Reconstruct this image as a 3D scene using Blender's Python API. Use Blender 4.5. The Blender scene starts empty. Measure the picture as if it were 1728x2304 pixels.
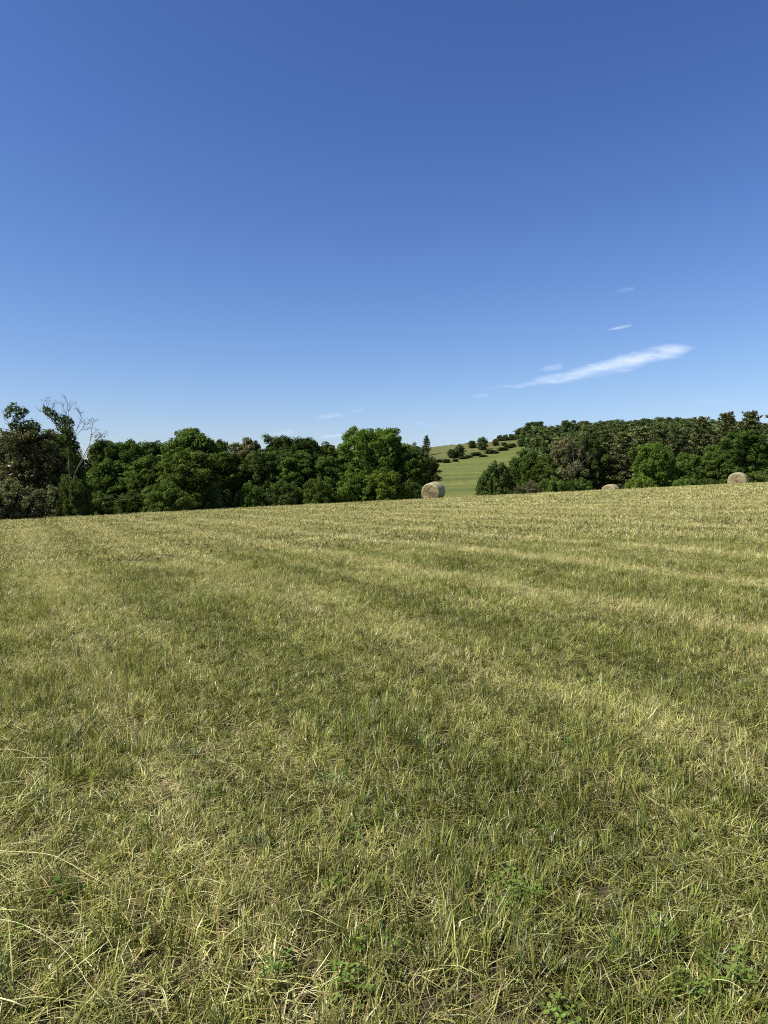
import bpy, math, random
import numpy as np
from mathutils import Vector

R = math.radians
rng = np.random.default_rng(7)
random.seed(7)
scene = bpy.context.scene
C = scene.collection

# ------------------------------------------------------------------ camera
FPX, CX, CY, HORIZON = 1597.0, 864.0, 1152.0, 1085.0     # focal length and horizon in photo pixels
EYE = 1.6
PITCH = math.atan((CY - HORIZON) / FPX)
cam_data = bpy.data.cameras.new('camera')
cam = bpy.data.objects.new('camera', cam_data)
C.objects.link(cam)
cam.location = (0, 0, EYE)
cam.rotation_euler = (R(90) - PITCH, 0, 0)
cam_data.sensor_fit = 'VERTICAL'
cam_data.sensor_height = 36.0
cam_data.lens = 36.0 * FPX / 2304.0
cam_data.clip_start = 0.05
cam_data.clip_end = 6000
scene.camera = cam

# ------------------------------------------------------------------ light
SUN_AZ, SUN_EL = -112.0, 48.0            # degrees clockwise from the view direction (+Y), and above the horizon
SUN_STRENGTH, SKY_STRENGTH = 5.0, 0.085
scene.view_settings.view_transform = 'Standard'
scene.view_settings.look = 'None'
scene.view_settings.gamma = 1.0
scene.view_settings.exposure = 0.8
scene.view_settings.use_curve_mapping = False
scene.cycles.use_denoising = False
scene.cycles.max_bounces = 4
scene.cycles.diffuse_bounces = 2
scene.cycles.transmission_bounces = 4
scene.cycles.transparent_max_bounces = 4
scene.cycles.debug_use_spatial_splits = True
scene.cycles.filter_width = 1.05

sun_data = bpy.data.lights.new('sun', 'SUN')
sun_data.energy = SUN_STRENGTH
sun_data.angle = R(0.55)
sun_data.color = (1.0, 0.945, 0.85)
sun = bpy.data.objects.new('sun', sun_data)
C.objects.link(sun)
to_sun = Vector((math.sin(R(SUN_AZ)) * math.cos(R(SUN_EL)), math.cos(R(SUN_AZ)) * math.cos(R(SUN_EL)), math.sin(R(SUN_EL))))
sun.rotation_euler = to_sun.to_track_quat('Z', 'Y').to_euler()
sun.location = (-30, -20, 60)

world = bpy.data.worlds.new('World')
scene.world = world
world.use_nodes = True
world.cycles.sampling_method = 'MANUAL'
world.cycles.sample_map_resolution = 512


class Nodes:
    """small helper for writing node trees"""
    def __init__(s, tree, clear=True):
        s.t = tree
        if clear:
            tree.nodes.clear()

    def new(s, kind, **kw):
        n = s.t.nodes.new(kind)
        for k, v in kw.items():
            setattr(n, k, v)
        return n

    def put(s, sock, v):
        if isinstance(v, bpy.types.NodeSocket):
            s.t.links.new(v, sock)
        elif v is not None:
            if hasattr(sock.default_value, '__len__') and not hasattr(v, '__len__'):
                v = (v,) * len(sock.default_value)
            if hasattr(sock.default_value, '__len__') and len(sock.default_value) == 4 and len(v) == 3:
                v = tuple(v) + (1.0,)
            sock.default_value = v

    def math(s, op, a, b=None, c=None, clamp=False):
        n = s.new('ShaderNodeMath', operation=op, use_clamp=clamp)
        for i, v in enumerate((a, b, c)):
            if v is not None:
                s.put(n.inputs[i], v)
        return n.outputs[0]

    def maprange(s, v, a, b, c=0.0, d=1.0, smooth=False):
        n = s.new('ShaderNodeMapRange')
        if smooth:
            n.interpolation_type = 'SMOOTHSTEP'
        s.put(n.inputs[0], v)
        for i, q in enumerate((a, b, c, d)):
            s.put(n.inputs[i + 1], q)
        return n.outputs[0]

    def mix(s, f, a, b, kind='RGBA', blend='MIX'):
        n = s.new('ShaderNodeMix', data_type=kind)
        if kind == 'RGBA':
            n.blend_type = blend
            i = (0, 6, 7); o = 2
        else:
            i = (0, 2, 3); o = 0
        for k, v in zip(i, (f, a, b)):
            s.put(n.inputs[k], v)
        return n.outputs[o]

    def noise(s, vec, scale, detail=3.0, rough=0.55, dist=0.0, out=0):
        n = s.new('ShaderNodeTexNoise')
        if vec is not None:
            s.put(n.inputs['Vector'], vec)
        n.inputs['Scale'].default_value = scale
        n.inputs['Detail'].default_value = detail
        n.inputs['Roughness'].default_value = rough
        n.inputs['Distortion'].default_value = dist
        return n.outputs[out]

    def xyz(s, v):
        n = s.new('ShaderNodeSeparateXYZ')
        s.put(n.inputs[0], v)
        return n.outputs

    def comb(s, x, y, z):
        n = s.new('ShaderNodeCombineXYZ')
        for i, v in enumerate((x, y, z)):
            s.put(n.inputs[i], v)
        return n.outputs[0]

    def mapping(s, v, scale=(1, 1, 1), loc=(0, 0, 0), rot=(0, 0, 0)):
        n = s.new('ShaderNodeMapping')
        s.put(n.inputs['Vector'], v)
        n.inputs['Scale'].default_value = scale
        n.inputs['Location'].default_value = loc
        n.inputs['Rotation'].default_value = rot
        return n.outputs[0]


def pix_dir(px, py):
    """direction in the place that the photo pixel looks along"""
    u = (px - CX) / FPX
    v = -(py - CY) / FPX
    c, s = math.cos(PITCH), math.sin(PITCH)
    d = Vector((u, c + v * s, -s + v * c))
    return d.normalized()


w = Nodes(world.node_tree)
tc = w.new('ShaderNodeTexCoord')
sky = w.new('ShaderNodeTexSky', sky_type='NISHITA')
sky.sun_disc = False
sky.sun_elevation = R(SUN_EL)
sky.sun_rotation = R(SUN_AZ)
sky.altitude = 300
sky.air_density = 1.0
sky.dust_density = 0.6
sky.ozone_density = 2.0
# a clear, dry, deep blue sky: more contrast and saturation than the standard atmosphere
skycol = w.new('ShaderNodeGamma')
w.put(skycol.inputs['Color'], w.mix(1.0, sky.outputs[0], (0.085, 0.085, 0.085), blend='MULTIPLY'))
skycol.inputs['Gamma'].default_value = 1.5
SKY_GAIN = 1.0 / 0.085 / 2 ** scene.view_settings.exposure
deep = w.mix(1.0, skycol.outputs[0], (2.72, 2.88, 4.05), blend='MULTIPLY')
soft = w.mix(1.0, w.mix(1.0, deep, (0.5, 0.5, 0.5), blend='MULTIPLY'), (1.0, 1.0, 1.0), blend='ADD')
sky1 = w.mix(1.0, w.mix(1.0, deep, soft, blend='DIVIDE'), (SKY_GAIN,) * 3, blend='MULTIPLY')
dx, dy, dz = w.xyz(tc.outputs['Generated'])
az = w.math('ARCTAN2', dx, dy)
el = w.math('ARCSINE', dz)
flow = w.comb(az, w.math('MULTIPLY', el, 1.0), 0.0)


WARP = w.math('SUBTRACT', w.noise(w.mapping(flow, scale=(14, 30, 1), loc=(3.1, 6.2, 0), rot=(0, 0, -0.19)), 1.0, 4.0, 0.55), 0.5)
FIBRE = w.maprange(w.noise(w.mapping(flow, scale=(26, 120, 1), loc=(3.1, 0, 0), rot=(0, 0, -0.24)), 1.0, 7.0, 0.68, 0.5), 0.30, 0.66, 0.22, 1.0)


def cloud(p0, p1, width, amount, taper=0.5, seed=0.0, bulge=0.0):
    """thin cirrus streak between two directions of the sky"""
    a, b = pix_dir(*p0), pix_dir(*p1)
    A = (math.atan2(a.x, a.y), math.asin(a.z)); B = (math.atan2(b.x, b.y), math.asin(b.z))
    L = math.hypot(B[0] - A[0], B[1] - A[1]); th = math.atan2(B[1] - A[1], B[0] - A[0])
    wd = width / FPX
    warp = w.math('MULTIPLY', WARP, wd * 1.9)
    ra = w.math('SUBTRACT', az, A[0]); re = w.math('SUBTRACT', el, A[1])
    along = w.math('DIVIDE', w.math('ADD', w.math('MULTIPLY', ra, math.cos(th)), w.math('MULTIPLY', re, math.sin(th))), L)
    across = w.math('ADD', w.math('SUBTRACT', w.math('MULTIPLY', re, math.cos(th)), w.math('MULTIPLY', ra, math.sin(th))), warp)
    ends = w.math('MULTIPLY', w.maprange(along, 0.0, taper, 0, 1, True), w.maprange(along, 1.0, 1.0 - taper * 0.2, 0, 1, True))
    across = w.math('ADD', across, w.math('MULTIPLY', w.math('SINE', w.math('MULTIPLY', along, 5.2)), bulge / FPX))
    wloc = w.math('ADD', w.math('MULTIPLY', ends, wd), wd * 0.12)
    core = w.maprange(w.math('DIVIDE', w.math('ABSOLUTE', across), wloc), 1.0, 0.1, 0, 1, True)
    m = w.math('MULTIPLY', w.math('MULTIPLY', core, ends), FIBRE)
    return w.math('MULTIPLY', m, amount)


streaks = [
    cloud((1050, 876), (1582, 784), 16, 0.66, 0.62, 3.1, 5),
    cloud((1170, 862), (1440, 822), 13, 0.26, 0.5, 8.0),
    cloud((1200, 836), (1270, 822), 8, 0.22, 0.5, 1.7),
    cloud((1352, 746), (1425, 730), 4, 0.36, 0.6, 5.3),
    cloud((1365, 664), (1432, 648), 6, 0.11, 0.6, 6.6),
    cloud((1410, 794), (1455, 800), 6, 0.35, 0.4, 2.2),
    cloud((690, 942), (775, 930), 7, 0.20, 0.6, 9.4),
    cloud((780, 927), (818, 922), 5, 0.15, 0.5, 4.4),
    cloud((575, 985), (665, 968), 9, 0.16, 0.5, 11.4),
    cloud((700, 985), (790, 978), 6, 0.20, 0.4, 12.4),
    cloud((1055, 893), (1100, 886), 7, 0.15, 0.4, 13.4),
]
wisps = [cloud((1555, 900), (1640, 902), 9, 0.25, 0.4, 21.0), cloud((910, 953), (985, 957), 7, 0.28, 0.4, 22.0),
         cloud((1660, 928), (1700, 926), 6, 0.2, 0.4, 23.0)]
tot = streaks[0]
for q in streaks[1:]:
    tot = w.math('MAXIMUM', tot, q)
dark = wisps[0]
for q in wisps[1:]:
    dark = w.math('MAXIMUM', dark, q)
CLOUD_LIGHT = w.new('ShaderNodeRGB'); CLOUD_LIGHT.outputs[0].default_value = (7.0, 7.6, 8.6, 1)
CLOUD_GREY = w.new('ShaderNodeRGB'); CLOUD_GREY.outputs[0].default_value = (3.6, 5.0, 7.4, 1)
sky2 = w.mix(tot, sky1, CLOUD_LIGHT.outputs[0])
sky2 = w.mix(dark, sky2, CLOUD_GREY.outputs[0])
bg = w.new('ShaderNodeBackground')
w.put(bg.inputs['Color'], sky2)
bg.inputs['Strength'].default_value = SKY_STRENGTH
wo = w.new('ShaderNodeOutputWorld')
w.put(wo.inputs[0], bg.outputs[0])


# ------------------------------------------------------------------ helpers
def sstep(a, b, x):
    t = np.clip((x - a) / (b - a), 0, 1)
    return t * t * (3 - 2 * t)


def height(x, y):
    """the lie of the land: a mown shoulder that falls away to a valley, hills behind"""
    x = np.asarray(x, float); y = np.asarray(y, float)
    xs = 60 * np.tanh(x / 60.0)
    ys = np.maximum(y, -60)
    plane = 0.0405 * xs + 0.0012 * ys + 0.0004 * np.maximum(xs, 0) ** 2 + 0.0001 * np.minimum(xs, 0) ** 2
    yc = np.interp(x, [-70, -24, -8, 6, 30, 70], [33, 40, 50, 55.5, 55.5, 54])
    k = np.interp(x, [-30, 0, 30], [0.0025, 0.003, 0.005])
    d = np.maximum(0, y - yc)
    d0 = 0.035 / k
    drop = np.where(d < d0, k * d * d, k * d0 * d0 + 0.07 * (d - d0))
    near = plane - drop
    near = np.where(near < -4.5, -4.5 - 1.5 * np.tanh((-4.5 - near) / 1.5), near)
    bumps = 0.016 * np.sin(0.9 * x + 0.6 * y) * np.sin(0.35 * y - 0.5 * x + 1) + 0.006 * np.sin(1.5 * x + 1.1 * y + 2) + 0.005 * np.sin(1.2 * x - 1.7 * y)
    r = np.hypot(x, y)
    hm = np.interp(x, [-400, -60, 0, 30, 80, 200, 500], [13, 15, 23, 27.0, 31.0, 30.5, 36])
    far = -5 + sstep(120, 430, r) * hm + 0.5 * np.sin(x * 0.05 + y * 0.03) * sstep(150, 250, r)
    far = far - 0.04 * np.maximum(0, r - 520)
    wgt = sstep(100, 160, y) * sstep(-20, 20, y)
    return near * (1 - wgt) + far * wgt + bumps * (1 - sstep(60, 120, r))


def H(x, y):
    return float(height(x, y))


def at_distance(px, d):
    """ground point that stands on the bearing of a photo column at a distance"""
    u = (px - CX) / FPX
    return u * d, d, H(u * d, d)


def on_ground(px, py, lift=0.0):
    d = pix_dir(px, py)
    t = 1.6 / max(0.02, -d.z)
    for _ in range(8):
        x, y = d.x * t, d.y * t
        t = (EYE - H(x, y) - lift) / max(0.02, -d.z)
    return Vector((d.x * t, d.y * t, EYE + d.z * t))


def height_at(py, d):
    """height of something seen at a photo row at a distance"""
    return EYE + (HORIZON - py) / FPX * d


def make_mesh(name, verts, faces, mat=None, col=None, smooth=False):
    verts = np.asarray(verts, np.float32)
    faces = np.asarray(faces, np.int32)
    n, k = faces.shape
    me = bpy.data.meshes.new(name)
    me.vertices.add(len(verts)); me.vertices.foreach_set('co', verts.ravel())
    me.loops.add(n * k); me.loops.foreach_set('vertex_index', faces.ravel())
    me.polygons.add(n)
    me.polygons.foreach_set('loop_start', np.arange(0, n * k, k, dtype=np.int32))
    me.polygons.foreach_set('loop_total', np.full(n, k, np.int32))
    if smooth:
        me.polygons.foreach_set('use_smooth', np.ones(n, bool))
    if col is not None:
        a = me.color_attributes.new('Col', 'FLOAT_COLOR', 'POINT')
        c4 = np.ones((len(verts), 4), np.float32); c4[:, :3] = col
        a.data.foreach_set('color', c4.ravel())
    me.update(calc_edges=True)
    if mat:
        me.materials.append(mat)
    return me


def link(name, data, parent=None, loc=(0, 0, 0), rot=(0, 0, 0), scale=(1, 1, 1)):
    o = bpy.data.objects.new(name, data)
    C.objects.link(o)
    o.parent = parent
    o.location = loc; o.rotation_euler = rot; o.scale = scale
    return o


def tag(o, label=None, cat=None, group=None, kind=None):
    if label: o['label'] = label
    if cat: o['category'] = cat
    if group: o['group'] = group
    if kind: o['kind'] = kind
    return o


def tube(points, radii, sides=6):
    """tapered tube through points -> verts, quads"""
    P = [Vector(p) for p in points]
    V, F = [], []
    up = Vector((0.31, 0.17, 0.93))
    for i, p in enumerate(P):
        t = (P[min(i + 1, len(P) - 1)] - P[max(i - 1, 0)]).normalized()
        a = t.cross(up)
        if a.length < 0.05: a = t.cross(Vector((1, 0, 0)))
        a.normalize(); b = t.cross(a)
        for s in range(sides):
            th = 2 * math.pi * s / sides
            V.append(p + (a * math.cos(th) + b * math.sin(th)) * radii[i])
    for i in range(len(P) - 1):
        for s in range(sides):
            s2 = (s + 1) % sides
            F.append((i * sides + s, i * sides + s2, (i + 1) * sides + s2, (i + 1) * sides + s))
    return [tuple(v) for v in V], F


class Geo:
    def __init__(s):
        s.v, s.f, s.c, s.n = [], [], [], 0

    def add(s, v, f, c=None):
        v = np.asarray(v, np.float32).reshape(-1, 3); f = np.asarray(f, np.int32)
        s.v.append(v); s.f.append(f + s.n); s.n += len(v)
        if c is not None:
            c = np.asarray(c, np.float32)
            s.c.append(np.broadcast_to(c, (len(v), 3)) if c.ndim == 1 else c)

    def mesh(s, name, mat, smooth=False):
        return make_mesh(name, np.concatenate(s.v), np.concatenate(s.f), mat, np.concatenate(s.c) if s.c else None, smooth)


# ------------------------------------------------------------------ materials
def material(name):
    m = bpy.data.materials.new(name)
    m.use_nodes = True
    return m, Nodes(m.node_tree)


def dryness_light_group():
    """how dry the mown field is at a place: swaths of the mower, patches, tufts, plus a painted near-to-far light ramp"""
    g = bpy.data.node_groups.new('field_dryness_and_light', 'ShaderNodeTree')
    g.interface.new_socket('DryAndLight', in_out='OUTPUT', socket_type='NodeSocketFloat')
    g.interface.new_socket('Tone', in_out='OUTPUT', socket_type='NodeSocketFloat')
    n = Nodes(g)
    pos = n.new('ShaderNodeNewGeometry').outputs['Position']
    x, y, z = n.xyz(pos)
    flat = n.comb(x, y, 0.0)
    warp = n.math('SUBTRACT', n.noise(flat, 0.05, 2.0, 0.5), 0.5)
    across = n.math('ADD', n.math('ADD', n.math('MULTIPLY', x, 0.88), n.math('MULTIPLY', y, 0.47)), n.math('MULTIPLY', warp, 0.6))
    along = n.math('SUBTRACT', n.math('MULTIPLY', x, 0.47), n.math('MULTIPLY', y, 0.88))
    ph = n.math('MULTIPLY', across, 2 * math.pi / 2.7)
    swath = n.math('POWER', n.math('MULTIPLY', n.math('ADD', n.math('SINE', ph), 1.0), 0.5), 3.0)
    wob = n.math('ADD', across, n.math('MULTIPLY', n.noise(flat, 0.7, 2.0), 0.6))
    ruts = n.math('POWER', n.math('MULTIPLY', n.math('ADD', n.math('SINE', n.math('MULTIPLY', wob, 2 * math.pi / 1.27)), 1.0), 0.5), 3.0)
    big = n.noise(flat, 0.16, 3.0, 0.55)
    streak = n.noise(n.comb(n.math('MULTIPLY', across, 2.1), n.math('MULTIPLY', along, 0.07), 0.0), 1.0, 4.0, 0.65)
    mid = n.noise(flat, 1.3, 4.0, 0.65)
    d = n.math('ADD', n.math('MULTIPLY', swath, 0.42), n.math('MULTIPLY', n.maprange(big, 0.3, 0.7), 0.12))
    d = n.math('ADD', d, n.math('MULTIPLY', ruts, 0.18))
    d = n.math('ADD', d, n.math('MULTIPLY', n.maprange(streak, 0.28, 0.72), 0.40))
    d = n.math('ADD', d, n.math('MULTIPLY', n.math('SUBTRACT', n.maprange(mid, 0.3, 0.7), 0.5), 0.34))
    d = n.math('ADD', n.math('MULTIPLY', d, 0.95), n.math('ADD', n.maprange(y, 2.0, 12.0, -0.24, 0.0), n.maprange(y, 6.0, 34.0, -0.02, 0.33)))  # drier crest, plus painted lightness: shaded gaps near, sunlit tips far
    out = n.new('NodeGroupOutput')
    n.put(out.inputs[0], n.math('MINIMUM', n.math('MAXIMUM', d, 0.0), 1.0))
    tone = n.noise(n.comb(n.math('MULTIPLY', across, 1.4), n.math('MULTIPLY', along, 0.35), 3.0), 1.0, 5.0, 0.7)
    n.put(out.inputs[1], n.maprange(tone, 0.3, 0.7))
    return g


DRY_LIGHT = dryness_light_group()


def blade_material():
    m, n = material('grass_blades')
    col = n.new('ShaderNodeAttribute', attribute_name='Col').outputs['Color']
    g = n.new('ShaderNodeGroup', node_tree=DRY_LIGHT)
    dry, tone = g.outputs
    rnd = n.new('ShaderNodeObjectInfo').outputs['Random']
    # dry places: bleached; moist places: greener; the painted near-far light shifts both
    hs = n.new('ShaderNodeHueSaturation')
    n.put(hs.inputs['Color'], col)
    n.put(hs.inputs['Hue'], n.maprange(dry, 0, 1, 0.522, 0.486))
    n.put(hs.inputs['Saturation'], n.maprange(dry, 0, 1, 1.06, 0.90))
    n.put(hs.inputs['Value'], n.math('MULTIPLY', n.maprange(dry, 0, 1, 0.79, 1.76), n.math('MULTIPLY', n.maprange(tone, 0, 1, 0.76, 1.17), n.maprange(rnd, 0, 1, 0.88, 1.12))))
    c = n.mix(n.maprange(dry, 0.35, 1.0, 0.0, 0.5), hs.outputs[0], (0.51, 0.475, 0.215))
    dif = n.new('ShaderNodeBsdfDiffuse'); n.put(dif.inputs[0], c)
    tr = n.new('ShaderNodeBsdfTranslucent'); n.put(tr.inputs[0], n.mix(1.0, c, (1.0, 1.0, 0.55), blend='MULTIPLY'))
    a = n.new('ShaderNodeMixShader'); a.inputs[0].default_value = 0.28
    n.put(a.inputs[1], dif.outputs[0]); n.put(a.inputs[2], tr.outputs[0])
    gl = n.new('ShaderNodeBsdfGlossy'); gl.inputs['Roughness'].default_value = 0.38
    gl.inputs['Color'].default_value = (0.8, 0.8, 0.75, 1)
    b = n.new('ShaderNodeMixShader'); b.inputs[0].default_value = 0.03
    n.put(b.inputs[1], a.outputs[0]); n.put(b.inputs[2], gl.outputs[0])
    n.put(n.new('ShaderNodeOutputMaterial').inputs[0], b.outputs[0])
    return m


def leaf_material(name, base, bright, trans=0.25, gloss=0.05):
    m, n = material(name)
    col = n.new('ShaderNodeAttribute', attribute_name='Col').outputs['Color']
    rnd = n.new('ShaderNodeObjectInfo').outputs['Random']
    pos = n.new('ShaderNodeNewGeometry').outputs['Position']
    cl = n.noise(pos, 0.55, 2.0)
    c = n.mix(n.maprange(cl, 0.3, 0.7), base, bright)
    c = n.mix(1.0, c, col, blend='MULTIPLY')
    hs = n.new('ShaderNodeHueSaturation')
    n.put(hs.inputs['Color'], c)
    n.put(hs.inputs['Hue'], n.maprange(rnd, 0, 1, 0.487, 0.513))
    n.put(hs.inputs['Value'], n.maprange(n.math('FRACT', n.math('MULTIPLY', rnd, 7.3)), 0, 1, 0.82, 1.18))
    c = hs.outputs[0]
    dif = n.new('ShaderNodeBsdfDiffuse'); n.put(dif.inputs[0], c)
    tr = n.new('ShaderNodeBsdfTranslucent'); n.put(tr.inputs[0], n.mix(1.0, c, (1.1, 1.15, 0.4), blend='MULTIPLY'))
    a = n.new('ShaderNodeMixShader'); a.inputs[0].default_value = trans
    n.put(a.inputs[1], dif.outputs[0]); n.put(a.inputs[2], tr.outputs[0])
    gl = n.new('ShaderNodeBsdfGlossy'); gl.inputs['Roughness'].default_value = 0.42
    b = n.new('ShaderNodeMixShader'); b.inputs[0].default_value = gloss
    n.put(b.inputs[1], a.outputs[0]); n.put(b.inputs[2], gl.outputs[0])
    n.put(n.new('ShaderNodeOutputMaterial').inputs[0], (b if gloss > 0 else a).outputs[0])
    return m


def principled(name, colfn, rough=0.9, bump=None):
    m, n = material(name)
    p = n.new('ShaderNodeBsdfPrincipled')
    p.inputs['Roughness'].default_value = rough
    p.inputs['Specular IOR Level'].default_value = 0.2
    n.put(p.inputs['Base Color'], colfn(n))
    if bump:
        b = n.new('ShaderNodeBump'); b.inputs['Strength'].default_value = bump[1]; b.inputs['Distance'].default_value = bump[2]
        n.put(b.inputs['Height'], bump[0](n)); n.put(p.inputs['Normal'], b.outputs[0])
    n.put(n.new('ShaderNodeOutputMaterial').inputs[0], p.outputs[0])
    return m


def obj_pos(n):
    return n.new('ShaderNodeTexCoord').outputs['Object']


def wpos(n):
    return n.new('ShaderNodeNewGeometry').outputs['Position']


def field_colour(n):
    g = n.new('ShaderNodeGroup', node_tree=DRY_LIGHT)
    p = wpos(n)
    f = n.noise(p, 30.0, 4.0, 0.7)
    soil = n.mix(n.maprange(f, 0.3, 0.7), (0.026, 0.022, 0.012), (0.075, 0.062, 0.030))
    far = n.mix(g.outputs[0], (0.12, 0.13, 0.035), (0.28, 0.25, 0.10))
    x, y, z = n.xyz(p)
    return n.mix(n.maprange(y, 40, 75), soil, far)


def hill_colour(n):
    p = wpos(n)
    x, y, z = n.xyz(p)
    fine = n.noise(n.mapping(p, scale=(0.5, 0.10, 0.5), rot=(0, 0, R(12))), 1.0, 5.0, 0.65)
    tracks = n.noise(n.mapping(p, scale=(0.008, 0.16, 0.3), rot=(0, 0, R(10))), 1.0, 4.0, 0.6)
    big = n.noise(p, 0.018, 3.0, 0.5)
    spots = n.noise(p, 0.8, 4.0, 0.7)
    mown = n.mix(n.maprange(tracks, 0.36, 0.62), (0.068, 0.092, 0.018), (0.142, 0.152, 0.038))
    mown = n.mix(n.math('MULTIPLY', n.maprange(big, 0.4, 0.65), 0.5), mown, (0.100, 0.126, 0.024))
    mown = n.mix(n.math('MULTIPLY', n.maprange(fine, 0.35, 0.7), 0.45), mown, (0.062, 0.076, 0.016))
    rough = n.mix(n.maprange(n.noise(p, 0.10, 4.0, 0.6), 0.35, 0.65), (0.070, 0.084, 0.020), (0.128, 0.126, 0.036))
    rough = n.mix(n.math('MULTIPLY', n.maprange(spots, 0.5, 0.62), 0.65), rough, (0.055, 0.07, 0.02))
    # the fence line where the mown pasture ends
    line = n.math('SUBTRACT', n.math('ADD', y, n.math('MULTIPLY', x, -1.15)), 262.0)
    line = n.math('ADD', line, n.math('MULTIPLY', n.noise(p, 0.03, 2.0), 12.0))
    c = n.mix(n.maprange(line, -1.0, 1.5), mown, rough)
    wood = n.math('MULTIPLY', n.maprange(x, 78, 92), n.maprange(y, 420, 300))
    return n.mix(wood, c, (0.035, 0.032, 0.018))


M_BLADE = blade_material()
M_LEAF = leaf_material('leaf_green', (0.06, 0.096, 0.021), (0.098, 0.145, 0.034), 0.3, 0)
M_LEAF_DARK = leaf_material('leaf_dark', (0.048, 0.074, 0.02), (0.076, 0.108, 0.031), 0.28, 0)
M_LEAF_BRIGHT = leaf_material('leaf_bright', (0.088, 0.138, 0.024), (0.132, 0.19, 0.038), 0.32, 0)
M_LEAF_GREY = leaf_material('leaf_greyish', (0.086, 0.094, 0.040), (0.140, 0.142, 0.060), 0.25, 0.012)
M_PINE = leaf_material('pine_needles', (0.098, 0.118, 0.048), (0.155, 0.168, 0.074), 0.15, 0.0)
M_FAR = leaf_material('far_leaf', (0.070, 0.098, 0.034), (0.108, 0.142, 0.052), 0.2, 0.0)
M_RED = leaf_material('leaf_reddish', (0.095, 0.080, 0.034), (0.13, 0.105, 0.044), 0.2, 0.0)
M_WEED = leaf_material('weed_leaf', (0.080, 0.135, 0.020), (0.120, 0.180, 0.034), 0.3, 0.02)
M_BARK = principled('bark', lambda n: n.mix(n.maprange(n.noise(n.mapping(obj_pos(n), scale=(6, 6, 1.2)), 1.0, 4.0), 0.3, 0.7), (0.055, 0.043, 0.032), (0.15, 0.125, 0.10)), 0.95,
                    (lambda n: n.noise(n.mapping(obj_pos(n), scale=(9, 9, 1.5)), 1.0, 4.0), 0.6, 0.05))
M_DEADWOOD = principled('dead_wood', lambda n: n.mix(n.maprange(n.noise(n.mapping(obj_pos(n), scale=(5, 5, 1.5)), 1.0, 4.0), 0.35, 0.65), (0.055, 0.046, 0.036), (0.145, 0.126, 0.10)), 0.9)
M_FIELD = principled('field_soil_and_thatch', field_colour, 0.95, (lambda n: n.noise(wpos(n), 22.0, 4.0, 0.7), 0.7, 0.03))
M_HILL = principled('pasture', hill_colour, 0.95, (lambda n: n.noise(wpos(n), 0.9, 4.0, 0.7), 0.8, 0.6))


# ------------------------------------------------------------------ ground
def ring_sheet(name, radii, naz, mat):
    az_ = np.linspace(-math.pi, math.pi, naz, endpoint=False)
    rr, aa = np.meshgrid(radii, az_, indexing='ij')
    x = rr * np.sin(aa); y = rr * np.cos(aa)
    v = np.stack([x, y, height(x, y)], -1).reshape(-1, 3)
    nr = len(radii)
    i, j = np.meshgrid(np.arange(nr - 1), np.arange(naz), indexing='ij')
    j2 = (j + 1) % naz
    f = np.stack([i * naz + j, (i + 1) * naz + j, (i + 1) * naz + j2, i * naz + j2], -1).reshape(-1, 4)[:, ::-1]
    o = link(name, make_mesh(name, v, f, mat, smooth=True))
    return tag(o, kind='structure')


r1 = np.concatenate([[0.05], np.geomspace(0.5, 150, 130)])
r2 = np.concatenate([np.linspace(150, 620, 110), np.geomspace(650, 1500, 14)])
hay_field = ring_sheet('hay_field', r1, 300, M_FIELD)
pasture = ring_sheet('pasture_hill', r2, 300, M_HILL)


# ------------------------------------------------------------------ grass
GREENS = np.array([(0.155, 0.168, 0.034), (0.212, 0.215, 0.050), (0.110, 0.128, 0.028), (0.258, 0.250, 0.062), (0.156, 0.156, 0.038)])
BLUEGREEN = np.array([(0.095, 0.150, 0.062), (0.120, 0.175, 0.068), (0.080, 0.125, 0.045)])
STRAWS = np.array([(0.47, 0.42, 0.185), (0.39, 0.345, 0.130), (0.57, 0.53, 0.285), (0.35, 0.325, 0.105), (0.44, 0.42, 0.150)])
BROWNS = np.array([(0.22, 0.155, 0.070), (0.165, 0.115, 0.055), (0.27, 0.20, 0.095)])


def blades(geo, base, azim, length, width, lean, curl, cols, z0=0.0, roll=None):
    """n ribbons with a bend: base point, leaning direction, length, width, lean from upright, extra bend"""
    n = len(azim)
    d = np.stack([np.sin(azim), np.cos(azim), np.zeros(n)], -1)
    up = np.array([0, 0, 1.0])
    if roll is None:
        roll = rng.uniform(-0.9, 0.9, n)
    side = np.stack([np.cos(azim + roll), -np.sin(azim + roll), np.zeros(n)], -1)
    dir1 = d * np.sin(lean)[:, None] + up * np.cos(lean)[:, None]
    l2 = lean + curl
    dir2 = d * np.sin(l2)[:, None] + up * np.cos(l2)[:, None]
    p0 = base
    p1 = p0 + dir1 * (length * 0.55)[:, None]
    p2 = p1 + dir2 * (length * 0.45)[:, None]
    h = (width * 0.5)[:, None] * side
    V = np.stack([p0 - h * 0.8, p0 + h * 0.8, p1 - h, p1 + h, p2 - h * 0.15, p2 + h * 0.15], 1)
    if z0 is not None:
        V[..., 2] = np.maximum(V[..., 2], z0)
    i = (np.arange(n) * 6)[:, None]
    F = np.concatenate([i + np.array([0, 1, 3, 2]), i + np.array([2, 3, 5, 4])])
    c = np.repeat(cols, 6, 0)
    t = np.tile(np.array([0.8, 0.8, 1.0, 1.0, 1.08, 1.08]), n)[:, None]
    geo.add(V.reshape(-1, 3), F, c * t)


def pick(pal, n, jitter=0.16):
    c = pal[rng.integers(0, len(pal), n)]
    return c * rng.uniform(1 - jitter, 1 + jitter, (n, 1)) * rng.uniform(0.94, 1.06, (n, 3))


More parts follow.
